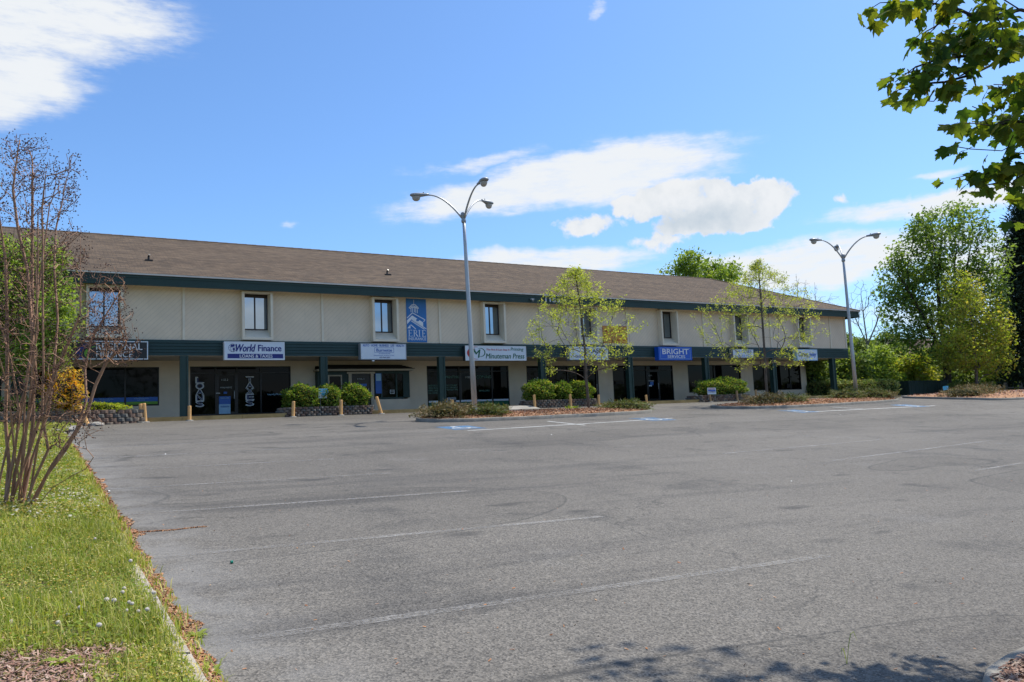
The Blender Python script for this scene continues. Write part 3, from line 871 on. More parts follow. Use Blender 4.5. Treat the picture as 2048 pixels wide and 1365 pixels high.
# ---- ground floor
YW = 39.0
SF = [  # x0, x1, z0, z1, mullions at, door index (or None)
    (-18.4, -13.4, 2.87, 4.6, [-15.9], None),
    (-12.3, -7.4, ZF + .02, 4.6, [-10.5, -9.4], 1),
    (-6.0, -1.0, 2.87, 4.6, [-3.5], None),
    (0.0, 4.98, 2.87, 4.6, [1.2, 3.6], None),
    (6.29, 10.91, ZF + .02, 4.62, [7.42, 8.38, 9.48], 1),
    (18.2, 23.3, ZF + .02, 4.61, [20.15, 21.15, 22.2], 1),
    (24.5, 29.66, ZF + .02, 4.6, [25.9, 27.4, 28.6], 3),
    (30.76, 35.7, ZF + .02, 4.61, [32.2, 33.5, 34.5], 2),
    (37.0, 41.9, 2.80, 4.63, [39.4], None),
    (43.06, 44.3, 2.82, 4.59, [], None),
    (44.3, 45.45, ZF + .02, 4.59, [], 0),
    (45.45, 48.03, 2.82, 4.58, [46.9], None)]
wall = MB()
prev = XL + .3
segs = sorted(SF + [(12.12, 17.02, ZF, 4.62, [], None)])
for s in segs:
    if s[0] > prev + .01: wall.box(prev, s[0], YW, YW + .3, ZF, 4.884)
    wall.box(s[0], s[1], YW, YW + .3, s[3], 4.884)
    if s[2] > 2.5: wall.box(s[0], s[1], YW, YW + .3, ZF, s[2])
    prev = s[1]
wall.box(prev, 48.6, YW, YW + .3, ZF, 4.884)
wall.box(48.3, 48.6, YW + .3, 50, ZF, 4.884)
wall.box(XL + .3, 48.3, 49.7, 50, ZF, 4.884)
wall.build('ground_floor_wall', M['wall'], bld)
FRONTS = {}
for s in SF:
    x0, x1, z0, z1, mul, door = s
    fr = MB()
    t = .05
    fr.box(x0, x0 + t, YW + .01, YW + .12, z0, z1).box(x1 - t, x1, YW + .01, YW + .12, z0, z1)
    fr.box(x0 + t, x1 - t, YW + .01, YW + .12, z1 - t, z1).box(x0 + t, x1 - t, YW + .01, YW + .12, z0, z0 + (t if z0 > 2.5 else .12))
    edges = [x0 + t] + mul + [x1 - t]
    for m_ in mul: fr.box(m_ - .035, m_ + .035, YW + .012, YW + .12, z0 + t, z1 - t)
    if z0 < 2.5: fr.box(x0 + t, x1 - t, YW + .014, YW + .115, 4.28, 4.34)
    fo = fr.build('storefront', M['bronze'], bld)
    FRONTS[round(x0, 2)] = fo
    for k in range(len(edges) - 1):
        a, b = edges[k] + (.035 if k else 0), edges[k + 1] - (.035 if k < len(edges) - 2 else 0)
        MB().box(a, b, YW + .07 + .003 * (k % 2), YW + .09 + .003 * (k % 2), z0 + .05, z1 - t).build('pane', M['glass'], fo)
    if door is not None:
        a, b = edges[door], edges[door + 1]
        d_ = MB()
        d_.box(a + .04, a + .12, YW + .0, YW + .06, z0 + .02, 4.27).box(b - .12, b - .04, YW + .0, YW + .06, z0 + .02, 4.27)
        d_.box(a + .12, b - .12, YW, YW + .06, z0 + .02, z0 + .2).box(a + .12, b - .12, YW, YW + .06, 4.19, 4.27)
        do = d_.build('door', M['pane_cut'], bld)
        MB().tube([(b - .15, YW - .01, 3.1), (b - .15, YW - .06, 3.12), (b - .15, YW - .06, 3.45), (b - .15, YW - .01, 3.47)], .014, 6).build('handle', M['steel'], do)

# the shop front with the small mansard canopy (third from the left)
YB = 38.62
bay = MB()
def fx(px, Y=YB): return float(at_y(px, 760, Y)[0])
xA, xB = 12.12, 17.02
cps = [(658, 684), (700, 745), (748, 790)]
wa0, wa1 = fx(656), fx(684); d0, d1 = fx(703), fx(741); wb0, wb1 = fx(749), fx(806)
bay.box(xA, xA + .08, YB, YW + .3, ZF, 4.33)
bay.box(xA + .08, wa0, YB, YB + .1, 3.1, 4.33).box(wa0, wa1, YB, YB + .1, 4.16, 4.33).box(wa1, d0 - .1, YB, YB + .1, 3.1, 4.33)
bay.box(d0 - .1, d1 + .1, YB, YB + .1, 4.22, 4.33).box(d1 + .1, wb0, YB, YB + .1, 2.95, 4.33).box(wb0, wb1, YB, YB + .1, 4.2, 4.33)
bay.box(wb1, xB, YB, YB + .1, 2.95, 4.33).box(wb0, wb1, YB, YB + .1, 2.88, 2.98)
bo = bay.build('bay_front', M['green'], bld)
MB().box(xA + .08, d0 - .17, YB - .012, YB + .09, ZF, 3.1).build('low_wall', M['wall'], bo)
low = MB().box(d1 + .1, xB, YB - .012, YB + .09, ZF, 2.875)
MB().box(xB - .08, xB, YB + .102, YW, ZF, 4.33).build('return_wall', M['wall'], bo)
low.build('low_wall', M['wall'], bo)
for a, b, z0 in ((wa0, wa1, 3.1), (wb0, wb1, 2.98)):
    MB().box(a, b, YB + .04, YB + .06, z0, 4.2).build('pane', M['glass'], bo)
fr = MB().box(wa0, wa0 + .07, YB - .02, YB + .03, 3.1, 4.15).box(wa1 - .07, wa1, YB - .02, YB + .03, 3.1, 4.15).box(wa0 + .07, wa1 - .07, YB - .02, YB + .03, 4.08, 4.15)
fr.build('window_frame', M['soffit'], bo)
m1 = fx(761)
MB().box(m1, m1 + .09, YB - .01, YB + .035, 2.98, 4.19).build('mullion', M['green2'], bo)
MB().box(wb1 - .42, wb1 - .33, YB - .01, YB + .035, 2.98, 4.19).build('mullion', M['green2'], bo)
dr = MB().box(d0 - .16, d0, YB - .05, YB - .002, ZF, 4.2).box(d1, d1 + .16, YB - .05, YB - .002, ZF, 4.2).box(d0 - .24, d1 + .24, YB - .055, YB - .002, 4.2, 4.29)
dr.build('door_frame', M['soffit'], bo)
dd = MB().box(d0, d1, YB + .03, YB + .07, ZF, 4.2).build('door', M['pane_cut'], bld)
MB().tube([(d1 - .12, YB, 3.1), (d1 - .12, YB - .04, 3.12), (d1 - .12, YB - .04, 3.45), (d1 - .12, YB, 3.47)], .014, 6).build('handle', M['steel'], dd)
MB().box(xA - .1, xB + .1, 38.28, YW, 4.33, 4.42).build('canopy_beam', M['soffit'], bo)
mb = MB()
for r in range(5):
    t0, t1 = r / 5, (r + 1) / 5
    ya, yb_ = 38.22 + .6 * t0, 38.22 + .6 * t1 + .03
    za, zb_ = 4.425 + .24 * t0, 4.425 + .24 * t1
    xa, xb = xA - .16 + .62 * t0, xB + .16 - .62 * t0
    mb.add([(xa, ya, za), (xb, ya, za), (xb - .124, yb_, zb_), (xa + .124, yb_, zb_), (xa, ya, za + .02), (xb, ya, za + .02), (xb - .124, yb_, zb_ + .004), (xa + .124, yb_, zb_ + .004), (xa + .1, YW, za), (xb - .1, YW, za)],
           [(4, 5, 6, 7), (0, 1, 5, 4), (0, 4, 7, 3), (1, 2, 6, 5), (0, 8, 9, 1), (0, 3, 8), (1, 9, 2)])
mb.build('mansard_canopy', M['blind'], bo)

# walkway in front of the shops
MB().box(XL, 50.6, 35.46, YW + .3, 1.7, ZF - .004).build('walkway', M['walk']); tag(bpy.data.objects['walkway'], kind='structure')
mb = MB()
x = XL
while x < 50.6:
    xe = min(x + 2.4, 50.6)
    if True:
        mb.box(x, xe - .012, 35.36, 35.46, 1.7, ZF + .004 * sin(x * 5))
    x += 2.4
tag(mb.build('walkway_edge', M['edge']), kind='structure')
# pale ramp beside the print shop
mb = MB().add([(20.7, 34.7, 2.07), (22.6, 34.7, 2.07), (22.3, 35.36, ZF - .01), (21.0, 35.36, ZF - .01), (21.0, 35.36, 1.9), (22.3, 35.36, 1.9)], [(0, 1, 2, 3), (0, 3, 4), (1, 5, 2), (3, 2, 5, 4)])
tag(mb.build('walkway_ramp', M['walk']), kind='structure')

# ---- print on the glass
f = FRONTS[6.29]
YG = YW - .008
def stacked(word, px0, px1, py0, py1, fo):
    x0, x1 = [float(at_y(p, 770, YG)[0]) for p in (px0, px1)]
    cx = (x0 + x1) / 2
    z1_, z0_ = float(at_y((px0 + px1) / 2, py0, YG)[2]), float(at_y((px0 + px1) / 2, py1, YG)[2])
    h = (z1_ - z0_) / len(word)
    for k, chh in enumerate(word):
        zt_ = z1_ - k * h; w = (x1 - x0) * (.5 if chh != 'I' else .2)
        letters(chh, cx - w * .93, cx + w * .93, zt_ - h * 1.02, zt_ + h * .04, YG, 'cream', fo, 'lettering', bold=0.30)
        letters(chh, cx - w * .66, cx + w * .66, zt_ - h * .87, zt_ - h * .12, YG - .006, 'navy2', fo, 'lettering', bold=0.035)
stacked('LOANS', 391, 408, 755, 814, f)
stacked('TAXES', 491, 508, 754, 812, f)
def plate(px0, px1, py0, py1, Y, m, parent, name='poster', t=.006):
    a = at_y(px0, (py0 + py1) / 2, Y); b = at_y(px1, (py0 + py1) / 2, Y)
    c0 = at_y((px0 + px1) / 2, py0, Y); c1 = at_y((px0 + px1) / 2, py1, Y)
    return MB().box(a[0], b[0], Y, Y + t, c1[2], c0[2]).build(name, M[m], parent), (a[0], b[0], c1[2], c0[2])
def ltr(px0, px1, py0, py1, Y, s, m, parent, **kw):
    a = at_y(px0, (py0 + py1) / 2, Y); b = at_y(px1, (py0 + py1) / 2, Y)
    c0 = at_y((px0 + px1) / 2, py0, Y); c1 = at_y((px0 + px1) / 2, py1, Y)
    return letters(s, a[0], b[0], c1[2], c0[2], Y, m, parent, **kw)
plate(438, 461, 809, 828, YG - .004, 'paleblue', f); plate(438, 461, 793, 809, YG - .004, 'blue', f)
ltr(441, 458, 795, 798, YG - .012, 'PERSONAL LOANS', 'paleblue', f); ltr(441, 458, 812, 815, YG - .012, 'TAX PREPARATION', 'blue', f)
ltr(443, 456, 758, 762, YG, '1155-2', 'cream', f); plate(447, 454, 784, 788, YG, 'blue', f, 'sticker'); plate(432, 440, 786, 787.6, YG, 'cream', f, 'sticker')
ltr(440, 464, 774, 777, YG, 'WORLD FINANCE', 'cream', f)
ltr(535, 573, 787, 791.5, YG, 'LoansbyWorld.com', 'paleblue', f)
plate(445, 453, 743, 751, YG, 'blind', f, 'sticker')
f = FRONTS[0.0]
for a, b in ((0.1, 1.16), (1.24, 3.56), (3.64, 4.92)):
    MB().box(a, b, YG, YG + .005, 3.07, 3.26).build('blue_strip', M['blue'], f)
    MB().box(a, b, YG, YG + .005, 2.94, 3.065).build('lime_strip', M['lime'], f)
letters('REGIONAL', 2.6, 3.15, 3.18, 3.23, YG - .007, 'paleblue', f); letters('FINANCE', 2.7, 3.0, 3.11, 3.16, YG - .007, 'paleblue', f)
letters('CONSOLIDATION', 3.95, 4.55, 3.18, 3.225, YG - .007, 'paleblue', f); letters('LOANS', 4.1, 4.4, 3.11, 3.155, YG - .007, 'paleblue', f)
f = FRONTS[18.2]
ltr(891, 918, 752, 757, YG, 'PRINTING', 'decal', f, bold=.03); ltr(953, 982, 751, 757, YG, 'COPYING', 'decal', f, bold=.03)
ltr(931, 944, 753, 757, YG, '1155-3', 'cream', f)
for k, s_ in enumerate(['BANNERS &', 'VEHICLE WRAPS', 'BUSINESS CARDS', 'FULL COLOR']):
    ltr(857, 875, 770 + k * 4.9, 773.6 + k * 4.9, YG, s_, 'decal', f, bold=.02)
for k, s_ in enumerate(['BROCHURES', 'LETTERHEADS', 'NEWSLETTERS']):
    ltr(893, 914 + k, 769.5 + k * 4.3, 772.6 + k * 4.3, YG, s_, 'decal', f, bold=.02)
ltr(958, 979, 780, 783.5, YG, 'ENVELOPES', 'decal', f, bold=.02)
for (a, b) in ((18.27, 20.1), (20.2, 21.1), (21.2, 22.15), (22.25, 23.22)):
    MB().box(a, b, YG, YG + .005, 2.64, 2.74).build('white_strip', M['white'], f)
    MB().box(a, b, YG, YG + .005, 2.42, 2.635).build('green_strip', M['pgreen'], f)
plate(895, 912, 795, 804, YG, 'signgrey', f, 'notice')
f = FRONTS[24.5]
ltr(1074, 1082, 754, 761, YG, 'IN', 'cream', f); ltr(1066, 1070, 756, 763, YG, 'A', 'cream', f, shear=.4)
plate(1145, 1157, 766, 771, YG, 'blind', f, 'notice')
f = FRONTS[30.76]
ltr(1297, 1304, 750, 753, YG, '1155-4', 'cream', f); plate(1297, 1308, 761, 763.5, YG, 'signgrey', f, 'sticker')
plate(1300, 1307, 764, 771, YG, 'blue', f, 'notice'); plate(1231, 1247, 762, 769, YG, 'blind', f, 'notice'); plate(1298, 1304, 770.5, 773, YG - .003, 'white', f, 'sticker')
plate(1574, 1584, 768, 776, YG, 'blind', FRONTS[45.45], 'notice')
# prints at the mansard shop
ltr(715, 728, 757, 760, YB - .01, '1155-1', 'cream', bo)
plate(711, 733.5, 768, 773, YB - .008, 'blue', bo)
plate(751, 763, 747, 787.5, YB - .022, 'blue', bo); plate(752, 762, 748, 762, YB - .028, 'paleblue', bo, 'poster_picture')
plate(780, 789, 780, 788, YB - .012, 'cream', bo, 'notice'); plate(781.3, 787.7, 781.2, 783.6, YB - .018, 'black', bo, 'notice'); plate(781.3, 787.7, 784.4, 786.8, YB - .018, 'black', bo, 'notice')
ltr(727, 732, 775, 777, YB - .01, 'OPEN', 'paleblue', bo)

# ================================================================== SIGNS ON THE BUILDING
def cab_sign(label, x0, x1, z0, z1, mface, mcab, y0=36.22, mframe=None, fr=.04):
    t = thing('shop_sign', label, 'sign', ((x0 + x1) / 2, 36.5, z0), 'shop signs along the green band')
    MB().box(x0, x1, y0, 36.498, z0, z1).build('cabinet', M[mcab], t)
    mf = M[mframe or mcab]
    fb = MB().box(x0, x1, y0 - .02, y0 - .002, z1 - fr, z1).box(x0, x1, y0 - .02, y0 - .002, z0, z0 + fr).box(x0, x0 + fr, y0 - .02, y0 - .002, z0 + fr, z1 - fr).box(x1 - fr, x1, y0 - .02, y0 - .002, z0 + fr, z1 - fr)
    fb.build('frame', mf, t)
    MB().box(x0 + fr, x1 - fr, y0 - .010, y0 - .002, z0 + fr, z1 - fr).build('face', M[mface], t)
    return t, y0 - .012
def crescent(cx, cz, rx, rz, a0, a1, w0, w1, n=18):
    """outline of a tapering arc"""
    A = np.linspace(radians(a0), radians(a1), n)
    o, i_ = [], []
    for k, a in enumerate(A):
        w = w0 + (w1 - w0) * sin(pi * k / (n - 1))
        o.append((cx + rx * cos(a), cz + rz * sin(a))); i_.append((cx + (rx - w) * cos(a), cz + (rz - w * rz / rx) * sin(a)))
    return o, i_
def arc(mb, cx, cz, rx, rz, a0, a1, w0, w1, y, mi=0, n=18):
    o, i_ = crescent(cx, cz, rx, rz, a0, a1, w0, w1, n)
    for k in range(n - 1):
        q4 = [o[k], i_[k], i_[k + 1], o[k + 1]]
        mb.add([(x, y, z) for x, z in q4], [(0, 1, 2, 3)], mi)
        mb.add([(x, y, z) for x, z in q4], [(3, 2, 1, 0)], mi) if False else None

# REGIONAL FINANCE
t, y = cab_sign('black shop sign with large white letters and a blue and green swirl', 0.75, 4.20, 4.70, 5.46, 'black', 'signdark', mframe='white')
letters('REGIONAL', 2.28, 3.98, 5.10, 5.37, y, 'white2', t, bold=.03); letters('FINANCE', 2.28, 3.62, 4.79, 5.04, y, 'white2', t, bold=-.005)
mb = MB(); arc(mb, 2.3, 4.98, .72, .42, 100, 235, .01, .22, y - .001); mb.build('logo', M['navy'], t)
mb = MB(); arc(mb, 2.35, 4.95, .5, .30, 95, 250, .01, .13, y - .004); mb.build('logo', M['lime'], t)
# WORLD FINANCE
t, y = cab_sign('white shop sign with a blue globe above a navy bar reading LOANS & TAXES', 7.25, 9.87, 4.69, 5.50, 'white', 'white2', mframe='white2')
MB().box(7.38, 9.80, y - .002, y + .002, 4.76, 4.96).build('bar', M['navy'], t)
letters('LOANS & TAXES', 7.9, 9.32, 4.79, 4.93, y - .004, 'white2', t, bold=.04)
letters('World', 7.74, 8.58, 5.06, 5.38, y, 'navy', t, bold=.07, shear=.3); letters('Finance', 8.70, 9.72, 5.08, 5.36, y, 'navy', t, bold=.07)
mb = MB()
gx, gz, gr = 7.60, 5.22, .18
arc(mb, gx, gz, gr, gr, 0, 360, .014, .014, y - .001, n=28)
for a in (-.55, .55): arc(mb, gx, gz, gr * abs(a) + .004, gr, 0, 360, .010, .010, y - .001, n=22)
for k in (-.5, 0, .5):
    hw = sqrt(1 - k * k) * gr
    mb.add([(gx - hw, y - .001, gz + k * gr - .005), (gx + hw, y - .001, gz + k * gr - .005), (gx + hw, y - .001, gz + k * gr + .005), (gx - hw, y - .001, gz + k * gr + .005)], [(0, 1, 2, 3)])
mb.add([(gx + x, y - .003, gz + z) for x, z in ((-.07, .13), (.06, .15), (.09, .10), (.03, .03), (0, .05), (-.04, .02), (-.1, .07))], [tuple(range(6, -1, -1))])
mb.add([(gx + x, y - .003, gz + z) for x, z in ((0, .0), (.09, -.02), (.08, -.08), (.03, -.15), (.01, -.06))], [tuple(range(4, -1, -1))])
mb.build('globe_logo', M['navy'], t)
# BURNETTE
t, y = cab_sign('pale blue shop sign with a boxed name under the words AUTO HOME BUSINESS LIFE HEALTH', 13.47, 15.84, 4.71, 5.50, 'white', 'signgrey', mframe='signgrey', fr=.03)
letters('AUTO · HOME · BUSINESS · LIFE · HEALTH', 13.6, 15.72, 5.34, 5.45, y, 'blue', t, bold=.03)
letters('Burnette', 14.28, 15.08, 5.10, 5.24, y, 'blue', t, bold=.045)
mb = MB()
for a, b, c_, d_ in ((14.18, 15.18, 5.28, 5.293), (14.18, 15.18, 5.05, 5.063), (14.18, 14.193, 5.063, 5.28), (15.167, 15.18, 5.063, 5.28)): mb.box(a, b, y - .003, y, c_, d_)
mb.build('name_box', M['blue'], t)
letters('& ASSOCIATES', 14.40, 14.98, 4.98, 5.03, y, 'blue', t); letters('INSURANCE AGENCY, INC', 14.14, 15.20, 4.885, 4.935, y, 'blue', t)
letters('423-968-2007', 14.42, 14.98, 4.79, 4.85, y, 'navy', t, bold=.03)
MB().box(14.05, 14.16, 36.2, 36.28, 4.63, 4.68).build('floodlight', M['white2'], t)
# MINUTEMAN PRESS
t, y = cab_sign('white shop sign with green and red print and an oval emblem behind the lamp pole', 19.1, 22.78, 4.67, 5.44, 'white', 'signdark', mframe='white2', fr=.03)
letters('The First & Last Step In', 20.35, 21.75, 5.17, 5.29, y, 'red', t, bold=.03, shear=.15); letters('Printing', 21.82, 22.62, 5.14, 5.36, y, 'pgreen', t, bold=.025, shear=.2)
letters('Minuteman Press', 20.30, 22.66, 4.78, 5.04, y, 'pgreen', t, bold=.045, shear=.2)
mb = MB(); arc(mb, 19.72, 5.06, .52, .33, 75, 285, .012, .12, y - .001, n=26); mb.build('emblem', M['red'], t)
letters('M', 19.50, 19.98, 4.82, 5.24, y - .002, 'pgreen', t, 'emblem_letter', bold=.05, shear=.2)
mb = MB(); arc(mb, 20.0, 5.09, .28, .23, -120, 120, .01, .06, y - .003, n=20); mb.build('emblem', M['pgreen'], t)
# chiropractic clinic sign
t, y = cab_sign('white shop sign with dark letters CLINIC behind the nearer yellow green tree', 25.6, 28.36, 4.70, 5.48, 'white', 'signgrey', fr=.03)
letters('SHAFER', 26.75, 28.1, 5.10, 5.36, y, 'black', t, bold=.04); letters('CHIROPRACTIC CLINIC', 26.0, 28.2, 4.84, 4.99, y, 'navy', t)
# BRIGHT SERVICES
t, y = cab_sign('bright blue shop sign with thick white letters between the two small trees', 32.05, 34.72, 4.70, 5.50, 'bright', 'bright', mframe='bright', fr=.06, y0=36.16)
mb = MB()
for a, b, c_, d_ in ((32.19, 34.60, 5.415, 5.43), (32.19, 34.60, 4.77, 4.785), (32.19, 32.205, 4.785, 5.415), (34.585, 34.60, 4.785, 5.415)): mb.box(a, b, y - .003, y, c_, d_)
mb.build('border', M['paleblue'], t)
letters('BRIGHT', 32.36, 34.46, 5.06, 5.38, y, 'white2', t, bold=.05); letters('SERVICES', 32.75, 34.15, 4.82, 5.0, y, 'white2', t, bold=.035)
# seventh sign
t, y = cab_sign('white shop sign with blue lettering half hidden by the farther yellow green tree', 38.3, 40.2, 4.86, 5.42, 'white', 'signgrey', fr=.025)
letters('TRI-CITIES', 38.5, 40.0, 5.18, 5.34, y, 'navy', t, bold=.02); letters('423-652-0215', 38.5, 40.0, 4.93, 5.06, y, 'blue', t)
# CURVES
t, y = cab_sign('white shop sign with black and blue script letters at the right end', 44.3, 46.38, 4.69, 5.45, 'white', 'paleblue', mframe='paleblue', fr=.04, y0=36.16)
letters('Curves', 44.45, 45.38, 4.96, 5.28, y, 'black', t, shear=.35, bold=.08); letters('Jenny', 45.48, 46.25, 4.88, 5.26, y, 'blue', t, shear=.35, bold=.06)
MB().box(45.42, 45.435, y - .003, y, 4.95, 5.26).build('divider', M['cyan'], t)

# ERIE banner
eb = thing('banner', 'tall blue banner on the upper wall with a white drawing of a cupola', 'banner', (16.6, 36.58, 5.62))
MB().box(16.06, 17.15, 36.57, 36.596, 5.62, 7.81).build('cloth', M['erie'], eb)
mb = MB(); Ye = 36.568
def ez(u, v): return (16.06 + u * 1.09, Ye, 7.81 - v * 2.19)
def epoly(pts): mb.add([ez(u, v) for u, v in pts][::-1], [tuple(range(len(pts)))])
def eline(p, q_, w):
    p, q_ = np.array(p, float), np.array(q_, float); d = q_ - p; d[1] *= 2; d /= np.linalg.norm(d)
    n_ = np.array([-d[1], d[0] / 2]) * w / 2
    pts = [p + n_, q_ + n_, q_ - n_, p - n_]
    a = sum(pts[k][0] * pts[(k + 1) % 4][1] - pts[(k + 1) % 4][0] * pts[k][1] for k in range(4))
    epoly(pts if a < 0 else pts[::-1])
eline((.38, .02), (.38, .13), .02)                           # spire
for p, q_ in (((.13, .215), (.28, .14)), ((.28, .14), (.45, .135)), ((.45, .135), (.62, .215)), ((.13, .215), (.22, .225)), ((.53, .23), (.62, .215)), ((.2, .19), (.34, .165)), ((.34, .165), (.56, .195))): eline(p, q_, .035)
for u in (.23, .31, .40, .47, .55): eline((u, .21), (u, .31 + .02 * (u > .4)), .03)
eline((.22, .21), (.38, .195), .04); eline((.38, .195), (.55, .215), .04)
eline((.02, .45), (.30, .325), .04); eline((.30, .325), (.93, .48), .035); eline((.93, .48), (.84, .525), .03)
epoly([(.02, .50), (.28, .385), (.82, .54), (.82, .64), (.30, .50), (.24, .475), (.02, .59)][::-1])
for p, q_ in (((.30, .50), (.98, .69)), ((.22, .51), (.88, .70)), ((.20, .60), (.45, .70))): eline(p, q_, .035)
epoly([(.02, .685), (.18, .60), (.18, .685)][::-1])
mb.build('cupola_drawing', M['white2'], eb)
mb = MB(); arc(mb, 16.06 + .55 * 1.09, 7.81 - .49 * 2.19, .09, .065, 0, 360, .085, .085, Ye - .003, n=16); mb.build('round_window', M['erie'], eb)
mb = MB()   # serif capitals E R I E
def bx(u0, u1, v0, v1): mb.box(16.06 + u0 * 1.09, 16.06 + u1 * 1.09, Ye - .003, Ye, 7.81 - v1 * 2.19, 7.81 - v0 * 2.19)
def capE(u):
    bx(u + .03, u + .065, .725, .865); bx(u, u + .19, .720, .728); bx(u, u + .20, .862, .870); bx(u + .065, u + .15, .790, .797)
    bx(u + .175, u + .19, .728, .745); bx(u + .185, u + .20, .842, .862); bx(u + .14, u + .15, .778, .808)
capE(.06); capE(.74)
bx(.34, .375, .728, .862); bx(.31, .43, .720, .728); bx(.31, .405, .862, .870)
bx(.60, .635, .728, .862); bx(.57, .665, .720, .728); bx(.57, .665, .862, .870)
x_, z_ = 16.06 + .42 * 1.09, 7.81 - .757 * 2.19
arc(mb, x_, z_, .085, .075, -90, 90, .02, .03, Ye - .003, n=12)
bx(.375, .42, .788, .795)
mb.add([(16.06 + u * 1.09, Ye - .003, 7.81 - v * 2.19) for u, v in ((.41, .795), (.45, .795), (.56, .870), (.50, .870))][::-1], [(0, 1, 2, 3)])
mb.build('serif_letters', M['white2'], eb)
letters('INSURANCE', 16.06 + .07 * 1.09, 16.06 + .94 * 1.09, 7.81 - .955 * 2.19, 7.81 - .89 * 2.19, Ye, 'white2', eb, bold=.02)
# orange banner
ob = thing('banner', 'orange banner with small red phone number half behind leaves', 'banner', (29.3, 36.58, 5.73))
MB().box(28.30, 30.22, 36.57, 36.596, 5.73, 6.72).build('cloth', M['orange'], ob)
mb = MB()
for a, b, c_, d_ in ((28.30, 30.22, 6.70, 6.72), (28.30, 30.22, 5.73, 5.75), (28.30, 28.32, 5.75, 6.70), (30.2, 30.22, 5.75, 6.70)): mb.box(a, b, 36.562, 36.569, c_, d_)
mb.build('hem', M['red'], ob)
letters('SPACE FOR LEASE', 28.5, 30.0, 6.35, 6.52, 36.566, 'red', ob, bold=.02); letters('Call', 29.2, 29.7, 6.14, 6.26, 36.566, 'navy2', ob)
letters('423-968-4353', 28.7, 30.1, 5.86, 5.98, 36.566, 'red', ob, bold=.02)
# street number on the fascia
letters('1155', 24.0, 24.95, 7.86, 8.07, 35.922, 'white2', bld, 'street_number', bold=.03)

# ================================================================== STREET FURNITURE
def lathe(mb, c, prof, n=16, mi=0):
    vs, fs = [], []
    for r, z in prof:
        for k in range(n):
            a = 2 * pi * k / n
            vs.append((c[0] + r * cos(a), c[1] + r * sin(a), c[2] + z))
    for i in range(len(prof) - 1):
        for k in range(n):
            a, b = i * n + k, i * n + (k + 1) % n
            fs.append((a, b, b + n, a + n))
    fs.append(tuple(range((len(prof) - 1) * n, len(prof) * n)))
    mb.add(vs, fs, mi)

